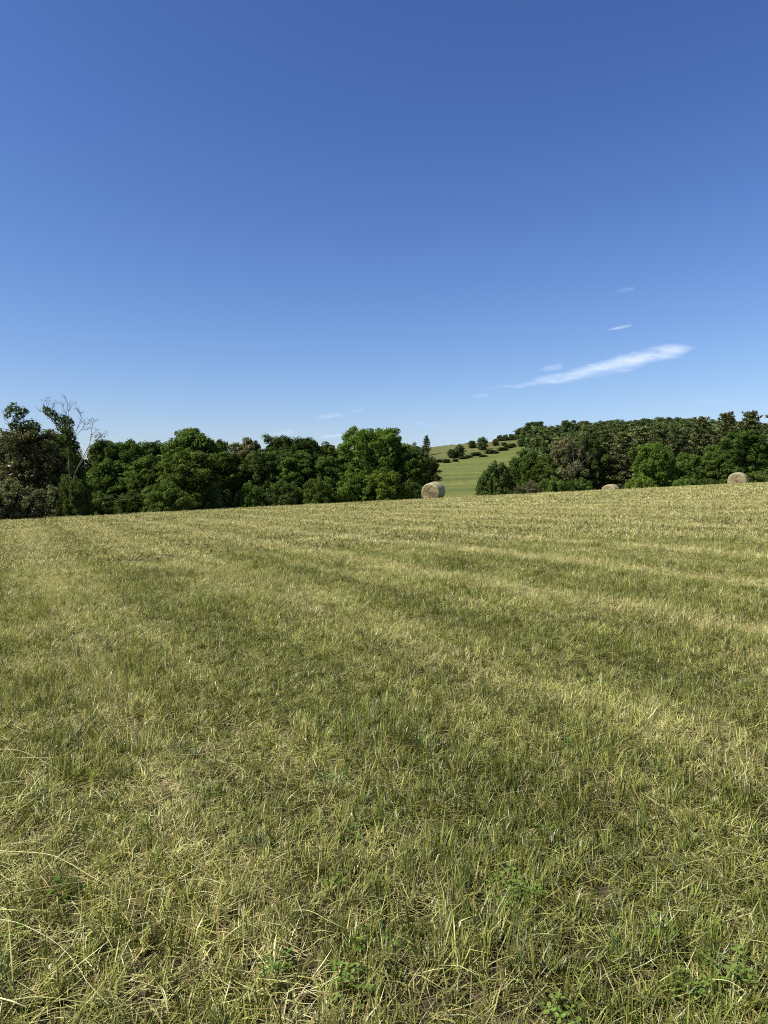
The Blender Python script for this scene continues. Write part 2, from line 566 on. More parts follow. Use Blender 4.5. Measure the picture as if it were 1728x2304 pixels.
def disc(n, rad):
    r_ = rad * np.sqrt(rng.random(n)); a_ = rng.uniform(0, 2 * math.pi, n)
    return np.stack([r_ * np.cos(a_), r_ * np.sin(a_), np.full(n, -0.01)], -1)


def patch(n, rad, wmul, green, tall, comb, lying):
    """one patch of mown sward made of small tufts: fresh blades, cut stems, dead thatch"""
    g = Geo()
    u = lambda a, b, k: rng.uniform(a, b, k)
    nt = max(10, n // 24)
    c = disc(nt, rad)
    t_az = rng.normal(0, 0.7, nt) if comb else u(0, 2 * math.pi, nt)
    t_lean = u(0.25, 0.75, nt) if comb else u(0.0, 0.6, nt) ** 1.2
    t_h = u(0.55, 1.35, nt) * tall
    t_tint = u(0.62, 1.42, nt)
    t_green = np.clip(green + rng.normal(0, 0.28, nt), 0.05, 0.97)
    t_r = u(0.009, 0.026, nt)
    who = rng.integers(0, nt, n)
    roll_ = rng.random(n)
    fresh = roll_ < t_green[who]
    dead = (~fresh) & (rng.random(n) < 0.38)
    base = c[who] + np.stack([rng.normal(0, 1, n) * t_r[who], rng.normal(0, 1, n) * t_r[who], np.zeros(n)], -1)
    az_ = t_az[who] + rng.normal(0, 0.75, n)
    lean = np.abs(t_lean[who] + rng.normal(0, 0.22, n))
    L = np.where(fresh, u(0.04, 0.125, n), u(0.035, 0.09, n)) * t_h[who]
    W = np.where(fresh, u(0.0022, 0.0060, n), np.where(dead, u(0.0014, 0.0028, n), u(0.0020, 0.0048, n))) * wmul
    curl = np.where(fresh, u(-0.1, 1.2, n), u(-0.15, 0.5, n))
    col = np.where(fresh[:, None], pick(GREENS, n, 0.25), np.where(dead[:, None], pick(BROWNS, n, 0.25), pick(STRAWS, n, 0.25))) * t_tint[who][:, None]
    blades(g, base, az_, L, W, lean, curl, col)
    nl = int(n * lying)
    b = disc(nl, rad); b[:, 2] = u(0.003, 0.045, nl)
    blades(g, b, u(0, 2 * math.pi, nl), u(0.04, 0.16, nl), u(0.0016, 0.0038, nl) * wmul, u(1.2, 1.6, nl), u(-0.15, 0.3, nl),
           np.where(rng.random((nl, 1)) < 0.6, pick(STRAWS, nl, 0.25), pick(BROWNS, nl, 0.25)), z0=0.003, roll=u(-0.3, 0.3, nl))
    return g


def loose_hay(n, rad):
    """thin heap of long dry stalks that the baler left"""
    g = Geo()
    u = lambda a, b, k: rng.uniform(a, b, k)
    b = disc(n, rad); b[:, 2] = 0.02 + 0.075 * rng.random(n) * (1 - (np.hypot(b[:, 0], b[:, 1]) / rad) ** 2)
    blades(g, b, rng.normal(0.3, 0.9, n) + np.where(rng.random(n) < 0.5, 0, math.pi), u(0.06, 0.30, n), u(0.0014, 0.0040, n), u(1.25, 1.62, n), u(-0.2, 0.45, n), pick(STRAWS, n, 0.28) * 1.0, z0=0.004, roll=u(-0.25, 0.25, n))
    return g


def tussock(n, rad, length, width, pal, lean=0.75):
    g = Geo()
    u = lambda a, b, k: rng.uniform(a, b, k)
    base = disc(n, rad)
    az_ = np.arctan2(base[:, 0], base[:, 1]) + rng.normal(0, 0.5, n)
    blades(g, base, az_, u(0.5, 1.0, n) * length, u(0.7, 1.3, n) * width, u(0.05, lean, n), u(0.1, 1.0, n), pick(pal, n))
    return g


def build_stock(name, geos):
    col = bpy.data.collections.new(name)
    for i, g in enumerate(geos):
        o = bpy.data.objects.new('%s_%02d' % (name, i), g.mesh('grass_patch', M_BLADE))
        col.objects.link(o)
    return col


near_geos = [patch(2350, 0.50, 1.0, *a) for a in
             [(0.72, 0.95, False, 0.18), (0.60, 0.85, False, 0.24), (0.76, 1.05, True, 0.13), (0.68, 0.95, False, 0.18), (0.54, 0.80, False, 0.26),
              (0.74, 1.0, False, 0.16), (0.66, 1.1, True, 0.16), (0.58, 0.78, False, 0.25), (0.80, 0.95, False, 0.12), (0.70, 0.95, False, 0.16),
              (0.72, 0.88, False, 0.18), (0.62, 1.0, False, 0.20)]]
far_geos = [patch(1150, 0.85, 2.0, *a) for a in
            [(0.54, 0.95, False, 0.22), (0.44, 0.9, False, 0.28), (0.58, 1.0, True, 0.2), (0.48, 0.9, False, 0.22), (0.40, 0.85, False, 0.32), (0.56, 1.05, False, 0.2)]]
crest_geos = [patch(1000, 1.1, 3.0, *a) for a in
              [(0.52, 1.1, False, 0.12), (0.44, 1.0, False, 0.16), (0.56, 1.15, True, 0.1), (0.40, 1.0, False, 0.18), (0.49, 1.2, False, 0.12)]]
tuft_geos = [tussock(46, 0.05, 0.19, 0.0055, BLUEGREEN), tussock(34, 0.045, 0.24, 0.0050, GREENS), tussock(60, 0.08, 0.15, 0.0045, BLUEGREEN, 1.0),
             tussock(26, 0.05, 0.22, 0.0060, BLUEGREEN), tussock(40, 0.07, 0.20, 0.0022, STRAWS, 1.1), tussock(30, 0.05, 0.17, 0.0050, GREENS, 0.5)]
STOCK_NEAR = build_stock('sward', near_geos)
STOCK_FAR = build_stock('far_sward', far_geos)
STOCK_CREST = build_stock('crest_sward', crest_geos)
STOCK_TUFT = build_stock('tussocks', tuft_geos)
STOCK_HAY = build_stock('loose_hay', [loose_hay(75, 0.20), loose_hay(55, 0.16), loose_hay(30, 0.14)])


def sector_points(r0, r1_, step, half=R(43)):
    """jittered points on the field inside a sector that opens towards the view"""
    x0 = r1_ * math.tan(half) + 4
    gx, gy = np.meshgrid(np.arange(-x0, x0, step), np.arange(-1.0, r1_, step))
    p = np.stack([gx.ravel(), gy.ravel()], -1) + rng.uniform(-0.5, 0.5, (gx.size, 2)) * step * 0.8
    r_ = np.hypot(p[:, 0], p[:, 1]); a_ = np.abs(np.arctan2(p[:, 0], p[:, 1] + 2.5))
    p = p[(r_ > r0) & (r_ < r1_) & (a_ < half)]
    return p


def scatter(name, stock, pts, rotz, scl, which):
    """one grass object: patches of the stock set on points"""
    n = len(pts)
    z = height(pts[:, 0], pts[:, 1])
    me = bpy.data.meshes.new(name)
    me.vertices.add(n)
    me.vertices.foreach_set('co', np.stack([pts[:, 0], pts[:, 1], z], -1).astype(np.float32).ravel())
    for an, typ, arr in (('rot', 'FLOAT_VECTOR', rotz), ('scl', 'FLOAT_VECTOR', scl), ('which', 'INT', which)):
        a = me.attributes.new(an, typ, 'POINT')
        a.data.foreach_set('vector' if typ == 'FLOAT_VECTOR' else 'value', np.ascontiguousarray(arr, dtype=np.float32 if typ != 'INT' else np.int32).ravel())
    me.materials.append(M_BLADE)
    o = link(name, me)
    ng = bpy.data.node_groups.new('set_' + name, 'GeometryNodeTree')
    ng.interface.new_socket('Geometry', in_out='INPUT', socket_type='NodeSocketGeometry')
    ng.interface.new_socket('Geometry', in_out='OUTPUT', socket_type='NodeSocketGeometry')
    N = ng.nodes; Lk = ng.links
    gi = N.new('NodeGroupInput'); go = N.new('NodeGroupOutput')
    inst = N.new('GeometryNodeInstanceOnPoints')
    ci = N.new('GeometryNodeCollectionInfo')
    ci.inputs['Collection'].default_value = stock
    ci.inputs['Separate Children'].default_value = True
    ci.inputs['Reset Children'].default_value = True
    def attr(nm, typ):
        a = N.new('GeometryNodeInputNamedAttribute'); a.data_type = typ; a.inputs['Name'].default_value = nm
        return a.outputs[0]
    e2r = N.new('FunctionNodeEulerToRotation')
    Lk.new(attr('rot', 'FLOAT_VECTOR'), e2r.inputs[0])
    Lk.new(gi.outputs[0], inst.inputs['Points'])
    Lk.new(ci.outputs[0], inst.inputs['Instance'])
    inst.inputs['Pick Instance'].default_value = True
    Lk.new(attr('which', 'INT'), inst.inputs['Instance Index'])
    Lk.new(e2r.outputs[0], inst.inputs['Rotation'])
    Lk.new(attr('scl', 'FLOAT_VECTOR'), inst.inputs['Scale'])
    Lk.new(inst.outputs[0], go.inputs[0])
    md = o.modifiers.new('patches', 'NODES'); md.node_group = ng
    return o


def lie(pts):
    """direction in which the grass lies, slowly changing over the field"""
    return 0.75 + 0.8 * np.sin(0.35 * pts[:, 0] + 0.22 * pts[:, 1]) + 0.5 * np.sin(0.9 * pts[:, 1] - 0.4 * pts[:, 0] + 1.3)


def rise(pts):
    """taller and shorter growth"""
    x, y = pts[:, 0], pts[:, 1]
    return 1.0 + 0.30 * np.sin(1.7 * x + 0.9 * y) * np.sin(1.1 * y - 0.6 * x) + 0.16 * np.sin(4.1 * x - 2.3 * y) + 0.1 * np.sin(3.1 * y + 2.2 * x + 1)


def tilt_to_ground(p, rz):
    """rotation that lays a patch turned by rz flat on the slope of the field"""
    e = 0.25
    gx = (height(p[:, 0] + e, p[:, 1]) - height(p[:, 0] - e, p[:, 1])) / (2 * e)
    gy = (height(p[:, 0], p[:, 1] + e) - height(p[:, 0], p[:, 1] - e)) / (2 * e)
    lx = gx * np.cos(rz) + gy * np.sin(rz)
    ly = -gx * np.sin(rz) + gy * np.cos(rz)
    return np.stack([np.arctan(ly), -np.arctan(lx), rz], -1)


def sward(name, stock, r0, r1_, step, combed, label):
    p = sector_points(r0, r1_, step)
    n = len(p)
    k = len(stock.objects)
    which = rng.integers(0, k, n)
    rz = np.where(np.isin(which, combed), -lie(p) + rng.normal(0, 0.35, n), rng.uniform(0, 2 * math.pi, n))
    rot = tilt_to_ground(p, rz)
    s = rise(p) * rng.uniform(0.75, 1.3, n)
    scl = np.stack([rng.uniform(0.9, 1.1, n), rng.uniform(0.9, 1.1, n), s], -1)
    return tag(scatter(name, stock, p, rot, scl, which), label, 'grass', kind='stuff')


sward('mown_grass', STOCK_NEAR, 0.6, 17, 0.42, (2, 6), 'short mown grass and stubble in the foreground of the hay field')
sward('mown_grass', STOCK_FAR, 17, 38, 0.72, (2,), 'pale mown grass across the middle of the hay field')
sward('mown_grass', STOCK_CREST, 38, 72, 1.0, (2,), 'yellowish mown grass along the far crest of the hay field')

p = sector_points(1.2, 26, 1.05)
p = p[rng.random(len(p)) < 0.75]
n = len(p)
tus = scatter('grass_tussocks', STOCK_TUFT, p, np.stack([rng.normal(0, 0.1, n), rng.normal(0, 0.1, n), rng.uniform(0, 6.28, n)], -1),
              rng.uniform(0.55, 1.05, (n, 1)) * np.ones((1, 3)), rng.integers(0, len(tuft_geos), n))

hay = [on_ground(px_, py_) for px_, py_ in [(-60, 1900), (-30, 1960), (20, 1930), (-20, 2030), (30, 2010), (10, 2080), (-40, 2110), (-20, 2150), (-30, 2210), (10, 2240), (-20, 2290),
                                            (-70, 1820), (-40, 1850), (-40, 1760), (10, 1700), (-30, 1690)]]
hay = np.array([(v.x, v.y) for v in hay])
extra = sector_points(3.0, 30, 2.6); extra = extra[rng.random(len(extra)) < 0.18]
p = np.concatenate([hay, extra]); n_ = len(p)
which = np.concatenate([rng.integers(0, 3, len(hay)), np.full(len(extra), 2)])
tag(scatter('loose_hay', STOCK_HAY, p, tilt_to_ground(p, rng.uniform(0, 6.28, n_)), rng.uniform(0.7, 1.15, (n_, 1)) * np.ones((1, 3)), which),
    'loose pale hay left lying on the grass, thickest at the lower left edge', 'hay', kind='stuff')
tag(tus, 'taller bluish green grass tufts scattered through the mown field', 'grass', kind='stuff')


# ------------------------------------------------------------------ trees
def leaf_quads(geo, centres, normals, size, cols, stretch=1.5):
    n = len(centres)
    nrm = normals / (np.linalg.norm(normals, axis=1, keepdims=True) + 1e-6)
    t = np.cross(nrm, rng.normal(0, 1, (n, 3))); t /= (np.linalg.norm(t, axis=1, keepdims=True) + 1e-6)
    b = np.cross(nrm, t)
    s = size[:, None]
    fold = nrm * s * 0.18
    V = np.stack([centres - t * s * stretch * 0.5, centres + b * s * 0.42 + fold, centres + t * s * stretch * 0.5, centres - b * s * 0.42 + fold], 1)
    F = (np.arange(n) * 4)[:, None] + np.array([0, 1, 2, 3])
    geo.add(V.reshape(-1, 3), F, np.repeat(cols, 4, 0))


def clump_leaves(geo, c, r, n, size, tint, flat=0.75, droop=0.45):
    d = rng.normal(0, 1, (n, 3)); d /= np.linalg.norm(d, axis=1, keepdims=True)
    d[:, 2] = np.where((d[:, 2] < -0.25) & (rng.random(n) < droop), -d[:, 2] * 0.6, d[:, 2])
    rad = r * rng.uniform(0.35, 1.0, n) ** 0.45
    lump = 1 + 0.25 * np.sin(5 * d[:, 0] + c[0] * 3) * np.sin(5 * d[:, 1] + c[1] * 3)
    pos = c + d * (rad * lump)[:, None] * np.array([1, 1, flat])
    nrm = d * 0.7 + rng.normal(0, 0.45, (n, 3)) + np.array([0, 0, 0.35])
    leaf_quads(geo, pos, nrm, rng.uniform(0.7, 1.3, n) * size, tint * rng.uniform(0.78, 1.25, (n, 1)) * np.ones((1, 3)))


def crown_points(height_, radius, n, profile, lobes, lo=0.06):
    """clump centres spread over the outside of a crown"""
    out = []
    ph = rng.uniform(0, 6.28, 6)
    for i in range(n):
        t = lo + (0.965 - lo) * ((i + rng.random()) / n)
        a_ = i * 2.39996 + rng.normal(0, 0.35)
        lob = 1 + lobes * (math.sin(2 * a_ + ph[0] + 3 * t) * 0.6 + math.sin(3 * a_ + ph[1] - 5 * t) * 0.5)
        q = profile(t) * radius * lob * (rng.uniform(0.62, 1.0) if rng.random() < 0.8 else rng.uniform(0.2, 0.6))
        out.append((q * math.cos(a_), q * math.sin(a_), t * height_))
    return np.array(out)


def dome(t, waist, low):
    """outline of a crown: low skirt, widest at the waist, domed top"""
    if t < waist:
        return low + (1 - low) * math.sin(0.5 * math.pi * t / waist)
    return max(0.04, math.sqrt(max(0.0, 1 - ((t - waist) / (1.0 - waist)) ** 2)))


P_ROUND = lambda t: dome(t, 0.50, 0.75)
P_TALL = lambda t: dome(t, 0.38, 0.80) * (0.92 + 0.08 * math.cos(9 * t))
P_BUSH = lambda t: dome(t, 0.25, 0.92)
P_OPEN = lambda t: (0.92 if t < 0.30 else (0.74 if t < 0.44 else dome((t - 0.44) / 0.56, 0.45, 0.72)))


class TreeStock:
    pass


def make_tree_meshes(height_, radius, nclump, clump_r, per, leaf, mat, profile, lobes=0.22, lo=0.06, bark=None, trunk_r=0.16, limbs=10, name='tree'):
    g = Geo()
    lobe_r = clump_r * 1.0
    nl = max(16, int(nclump * 0.5))
    cs = crown_points(height_ - lobe_r * 0.9, radius - lobe_r * 0.5, nl, profile, lobes, lo)
    top_ = np.array([(rng.normal(0, 0.10) * radius, rng.normal(0, 0.10) * radius, t_ * (height_ - lobe_r)) for t_ in (0.62, 0.70, 0.78, 0.85, 0.91, 0.95)])
    cs = np.concatenate([cs, top_])
    sub = max(4, int(nclump * 2.3 / nl))
    for c in cs:
        lr = lobe_r * rng.uniform(0.7, 1.3)
        tint = rng.uniform(0.8, 1.2)
        outw = np.array([c[0], c[1], 0.0]); outw /= (np.linalg.norm(outw) + 0.3)
        for q in range(max(3, int(sub * (lr / lobe_r) ** 2))):
            d = rng.normal(0, 1, 3) + outw * 0.6 + np.array([0, 0, 0.35]); d /= np.linalg.norm(d)
            cc = c + d * lr * rng.uniform(0.45, 1.0)
            r_ = clump_r * rng.uniform(0.36, 0.74)
            cc[2] = max(cc[2], r_ * 0.3)
            clump_leaves(g, cc, r_, int(per * 0.62 * (r_ / (clump_r * 0.55)) ** 2), leaf, tint * rng.uniform(0.78, 1.22), 0.85)
    ni = int(nclump * 26)                                       # sparse inner leaves that keep the light from passing straight through
    t_ = rng.uniform(lo, 0.95, ni); q_ = np.sqrt(rng.random(ni)) * 0.72 * radius * np.array([profile(v) for v in t_]); a_ = rng.uniform(0, 6.283, ni)
    leaf_quads(g, np.stack([q_ * np.cos(a_), q_ * np.sin(a_), t_ * (height_ - lobe_r)], -1), rng.normal(0, 1, (ni, 3)), rng.uniform(1.3, 2.4, ni) * leaf, np.full((ni, 3), 0.9))
    s = TreeStock()
    s.crown = g.mesh(name + '_crown', mat)
    t = Geo()
    top = Vector((rng.normal(0, 0.25), rng.normal(0, 0.25), height_ * 0.78))
    mid = Vector((rng.normal(0, 0.12), rng.normal(0, 0.12), height_ * 0.4))
    t.add(*tube([(0, 0, -0.6), (0, 0, 0.25), mid, top], [trunk_r * 1.5, trunk_r * 1.1, trunk_r * 0.8, trunk_r * 0.2], 7))
    for c in cs[rng.permutation(len(cs))[:limbs]]:
        c = Vector(c)
        z = max(0.4, c.z * 0.62)
        a_ = Vector((mid.x * z / mid.z, mid.y * z / mid.z, z)) if z < mid.z else mid.lerp(top, (z - mid.z) / (top.z - mid.z))
        m_ = a_.lerp(c, 0.5) + Vector((0, 0, 0.12 * (c - a_).length))
        t.add(*tube([a_, m_, c], [trunk_r * 0.42, trunk_r * 0.27, trunk_r * 0.1], 5))
    s.trunk = t.mesh(name + '_trunk', bark or M_BARK, True)
    s.h, s.r = height_, radius
    return s


def make_pine_meshes(height_, radius, mat, bare=0.16):
    g = Geo(); t = Geo()
    lean = rng.normal(0, 0.02, 2)
    t.add(*tube([(0, 0, -0.6), (0, 0, 0.3), (lean[0] * height_ * 0.5, lean[1] * height_ * 0.5, height_ * 0.5), (lean[0] * height_, lean[1] * height_, height_ * 0.98)],
                [0.22, 0.17, 0.12, 0.02], 7))
    z = height_ * bare
    while z < height_ * 0.985:
        f = z / height_
        L = radius * (1.08 - f) ** 0.62 * (0.72 if f < bare + 0.1 else 1.0)
        k = 6 if f < 0.85 else 5
        off = rng.uniform(0, 6.28)
        for i in range(k):
            a_ = off + i * 6.283 / k + rng.normal(0, 0.3)
            l = L * rng.uniform(0.55, 1.15)
            rise_ = rng.uniform(-0.12, 0.35) + 1.3 * max(0, f - 0.72)
            d = np.array([math.cos(a_), math.sin(a_), rise_])
            p0 = np.array([lean[0] * z, lean[1] * z, z])
            t.add(*tube([p0, p0 + d * l * 0.9], [0.045 * (1.1 - f) + 0.012, 0.01], 4))
            nt = max(4, int(l / 0.27))
            for q in np.linspace(0.32, 1.0, nt):
                c = p0 + d * l * q + rng.normal(0, 0.13, 3) * np.array([1.5, 1.5, 0.9])
                n_ = 15
                dirs = rng.normal(0, 1, (n_, 3)); dirs[:, 2] = np.abs(dirs[:, 2]) * 0.75; dirs += d * 0.6
                dirs /= np.linalg.norm(dirs, axis=1, keepdims=True)
                side = np.cross(dirs, rng.normal(0, 1, (n_, 3))); side /= np.linalg.norm(side, axis=1, keepdims=True)
                ln = rng.uniform(0.25, 0.46, n_)[:, None]
                w_ = 0.06
                V = np.stack([c + side * w_ * 0.5, c - side * w_ * 0.5, c + dirs * ln - side * w_, c + dirs * ln + side * w_], 1)
                F = (np.arange(n_) * 4)[:, None] + np.array([0, 1, 2, 3])
                tint = rng.uniform(0.7, 1.35)
                g.add(V.reshape(-1, 3), F, np.repeat(tint * rng.uniform(0.8, 1.2, (n_, 1)) * np.ones((1, 3)), 4, 0))
        z += rng.uniform(0.30, 0.52)
    s = TreeStock()
    s.crown = g.mesh('pine_crown', mat); s.trunk = t.mesh('pine_trunk', M_BARK, True)
    s.h, s.r = height_, radius
    return s


def plant_tree(stock, name, px, d, ytop, wpx, label, cat='tree', group=None, mat=None, rz=None, sink=0.0):
    """stand a tree on the bearing of a photo column at distance d, so tall that its top reaches a photo row"""
    x, y, z = at_distance(px, d)
    hgt = height_at(ytop, d) - z + sink
    wid = wpx / FPX * d
    o = link(name, None, None, (x, y, z - sink), (0, 0, random.uniform(0, 6.28) if rz is None else rz))
    o.empty_display_size = 0.5
    sc = (wid / (2 * stock.r), wid / (2 * stock.r) * random.uniform(0.9, 1.1), hgt / stock.h)
    o.scale = sc
    tag(o, label, cat, group)
    link('trunk', stock.trunk, o)
    c = link('crown', stock.crown, o)
    if mat:
        c.material_slots[0].link = 'OBJECT'
        c.material_slots[0].material = mat
    return o


ROUND = [make_tree_meshes(12, 4.2, 165, 1.0, 150, 0.175, M_LEAF, P_ROUND, name='round_tree') for _ in range(3)]
TALL = [make_tree_meshes(13, 3.6, 165, 0.92, 150, 0.17, M_LEAF, P_TALL, name='tall_tree') for _ in range(3)]
BUSH = [make_tree_meshes(5, 3.2, 100, 0.72, 140, 0.135, M_LEAF, P_BUSH, lo=0.02, trunk_r=0.07, name='bush') for _ in range(2)]
DOME = make_tree_meshes(5, 3.2, 150, 0.62, 110, 0.16, M_LEAF_DARK, P_BUSH, 0.06, 0.02, trunk_r=0.08, name='dome_shrub')
WALNUT = make_tree_meshes(13, 5.3, 270, 0.85, 140, 0.17, M_LEAF_BRIGHT, P_OPEN, 0.20, 0.05, M_DEADWOOD, 0.2, 26, 'walnut')
MAPLE = make_tree_meshes(9, 4.0, 175, 0.82, 140, 0.16, M_LEAF_BRIGHT, P_ROUND, 0.25, 0.03, name='maple')
VINE = [make_tree_meshes(8.5, 3.3, 190, 0.72, 130, 0.12, M_LEAF_GREY, P_BUSH, 0.2, 0.02, trunk_r=0.12, limbs=24, name='vine_thicket') for _ in range(2)]
PINE = [make_pine_meshes(13, 2.9, M_PINE) for _ in range(3)]
FARTREE = [make_tree_meshes(13, 4.6, 95, 1.25, 50, 0.36, M_FAR, P_ROUND, 0.22, 0.05, limbs=4, name='far_tree') for _ in range(3)]

# --- the thicket at the left edge of the field
plant_tree(VINE[0], 'vine_covered_tree', -70, 66, 950, 170, 'tall vine covered tree cut by the left edge of the picture', mat=M_LEAF_GREY)
plant_tree(VINE[1], 'vine_covered_tree', 62, 64, 948, 200, 'broad grey green vine covered tree at the left end of the tree line', mat=M_LEAF_GREY)
plant_tree(VINE[0], 'vine_covered_tree', 132, 69, 958, 150, 'dark vine covered tree just left of the bare dead tree', mat=M_LEAF_DARK, rz=0.7)
plant_tree(VINE[1], 'vine_covered_tree', 160, 67, 1004, 96, 'dark vine mass wrapped round the foot of the bare dead tree', mat=M_LEAF_DARK)
plant_tree(BUSH[0], 'thicket_shrub', 8, 57, 1078, 130, 'low leafy shrub at the foot of the leftmost vine covered trees', 'shrub', mat=M_LEAF_GREY)
plant_tree(BUSH[0], 'thicket_shrub', 166, 57, 1072, 74, 'dark shrub hiding the foot of the bare dead tree', 'shrub', mat=M_LEAF_DARK)
plant_tree(BUSH[1], 'thicket_shrub', 105, 58, 1092, 120, 'grey green shrub in front of the vine thicket, beside the dead tree foot', 'shrub', mat=M_LEAF_GREY)

# --- the left tree line, front row then back row
FRONT = [(250, 88, 1028, 120, TALL, 'dark leafy tree right behind the bare dead tree', M_LEAF),
         (330, 86, 1020, 105, ROUND, 'green tree with low skirts, second from the dead tree in the front row', M_LEAF),
         (425, 84, 1004, 130, ROUND, 'full green tree standing forward in the left tree line, tufts down to the grass', M_LEAF),
         (510, 90, 1010, 110, TALL, 'dark green tree in the middle of the left tree line, front row', M_LEAF),
         (590, 92, 1012, 105, ROUND, 'deep green front row tree over the darkest gap of the tree line', M_LEAF_DARK),
         (665, 92, 1008, 110, TALL, 'front row tree left of the pale walnut, with a dark hollow at its foot', M_LEAF),
         (735, 92, 1025, 105, ROUND, 'lighter green tree touching the left side of the tall walnut', M_LEAF)]
for i, (px, d, yt, wp, st, lab, m_) in enumerate(FRONT):
    plant_tree(st[i % 3], 'deciduous_tree', px, d, yt, wp * 1.1, lab, group='trees of the left tree line', mat=m_)
BACK = [(232, 104, 984, 90, TALL, 'far tree peeping out behind the small leafy tuft of the dead tree', M_LEAF_DARK),
        (298, 106, 979, 95, ROUND, 'back row tree with twin rounded tops near the dead tree', M_LEAF),
        (355, 108, 986, 80, TALL, 'narrow back row tree left of the tallest crown in the tree line', M_LEAF_DARK),
        (422, 104, 956, 120, TALL, 'tallest pointed crown in the left half of the tree line', M_LEAF),
        (487, 106, 977, 85, ROUND, 'back row tree just right of the tallest pointed crown', M_LEAF),
        (558, 108, 979, 95, TALL, 'greyer back row tree with a flat top, mid tree line', M_LEAF_GREY),
        (626, 104, 974, 95, ROUND, 'left one of two round domed crowns in the tree line', M_LEAF_DARK),
        (680, 104, 973, 105, ROUND, 'right one of two round domed crowns in the tree line', M_LEAF_DARK),
        (745, 108, 990, 110, TALL, 'level topped dark tree between the domed crowns and the walnut', M_LEAF)]
for i, (px, d, yt, wp, st, lab, m_) in enumerate(BACK):
    plant_tree(st[(i + 1) % 3], 'deciduous_tree', px, d, yt, wp * 1.3, lab, group='trees of the left tree line', mat=m_)
HEDGE = [(215, 82, 1105, 90, 'dark shrub under the fallen pale branch'), (300, 80, 1102, 95, 'rounded shrub at the foot of the second front row tree'),
         (375, 79, 1078, 110, 'leafy shrub bulging out over the field edge, left of centre'), (470, 84, 1085, 105, 'shrub at the field edge below the tallest crown'),
         (560, 86, 1082, 80, 'greyish shrub at the field edge beside the darkest gap'), (640, 88, 1078, 90, 'shrub below the two round domed crowns'),
         (712, 88, 1072, 90, 'bright shrub at the field edge left of the walnut')]
for i, (px, d, yt, wp, lab) in enumerate(HEDGE):
    plant_tree(BUSH[i % 2], 'hedge_shrub', px, d, yt, wp, lab, 'shrub', 'shrubs along the left field edge', mat=(M_LEAF, M_LEAF_DARK)[i % 2])

# --- the walnut and its neighbours
plant_tree(WALNUT, 'walnut_tree', 842, 98, 952, 178, 'tall bright green walnut with pale bare limbs showing inside its crown', rz=0.4)
plant_tree(BUSH[0], 'walnut_sprout', 790, 90, 1058, 120, 'bright green young growth under the left side of the walnut', 'shrub', mat=M_LEAF_BRIGHT)
plant_tree(BUSH[1], 'walnut_sprout', 868, 91, 1052, 120, 'bright green young growth under the right side of the walnut', 'shrub', mat=M_LEAF_BRIGHT)
plant_tree(TALL[1], 'deciduous_tree', 922, 97, 1000, 78, 'slim tree tucked against the right side of the walnut', mat=M_LEAF)
plant_tree(ROUND[2], 'deciduous_tree', 956, 100, 1020, 66, 'small dark round tree directly behind the nearest hay bale', mat=M_LEAF_DARK)
plant_tree(BUSH[1], 'hedge_shrub', 925, 93, 1078, 70, 'dark shrub at the field edge left of the nearest hay bale', 'shrub', mat=M_LEAF_DARK)

# --- the wood edge on the right
plant_tree(DOME, 'round_shrub', 1117, 104, 1038, 98, 'dense dark dome shaped shrub at the left end of the right wood', 'shrub', mat=M_LEAF_DARK)
RIGHT = [(1182, 118, 1008, 80, ROUND[0], 'bright rounded tree behind the dense dome shaped shrub', M_LEAF),
         (1222, 116, 1022, 100, ROUND[1], 'mid green tree right of the dome shaped shrub with a forked pale stem', M_LEAF),
         (1268, 124, 978, 92, TALL[0], 'dark tree wrapped in vines, left of the bare grey branches', M_LEAF_GREY),
         (1322, 126, 970, 84, TALL[2], 'dark narrow tree just right of the bare grey branches', M_LEAF_DARK),
         (1610, 117, 996, 92, TALL[1], 'green tree over the dark gap left of the right hay bale', M_LEAF),
         (1672, 113, 962, 120, TALL[2], 'tall green tree standing behind the right hay bale', M_LEAF),
         (1755, 118, 970, 110, ROUND[1], 'tree cut by the right edge of the picture', M_LEAF)]
for px, d, yt, wp, st, lab, m_ in RIGHT:
    plant_tree(st, 'deciduous_tree', px, d, yt, wp, lab, group='trees of the right wood edge', mat=m_)
plant_tree(MAPLE, 'maple_tree', 1466, 116, 988, 108, 'bright green tree with skirts to the ground among the pines', rz=1.1)
plant_tree(MAPLE, 'maple_tree', 1540, 119, 1012, 92, 'smaller green tree right of the bright skirted one', rz=3.0, mat=M_LEAF)
PINES = [(1352, 128, 972, 84, 'pine right of the bare grey branches, first of the row'), (1398, 126, 975, 84, 'pine above the half hidden hay bale'),
         (1436, 134, 966, 84, 'pine rising left of the bright green skirted tree'), (1488, 136, 970, 88, 'pine behind the bright green skirted tree'),
         (1530, 132, 964, 88, 'pine with a pale straight trunk in the middle of the right wood'), (1578, 136, 944, 90, 'tall brownish topped pine between the two big green trees'),
         (1632, 138, 932, 92, 'highest pine on the skyline left of the right edge'), (1690, 140, 928, 84, 'pine with an isolated bushy top near the right edge'),
         (1748, 134, 930, 90, 'pine cut by the right edge of the picture'), (1604, 130, 985, 80, 'lower pine beside the dark gap left of the right bale')]
for i, (px, d, yt, wp, lab) in enumerate(PINES):
    plant_tree(PINE[i % 3], 'pine_tree', px, d, yt, wp * 1.2, lab, group='pines of the right wood')
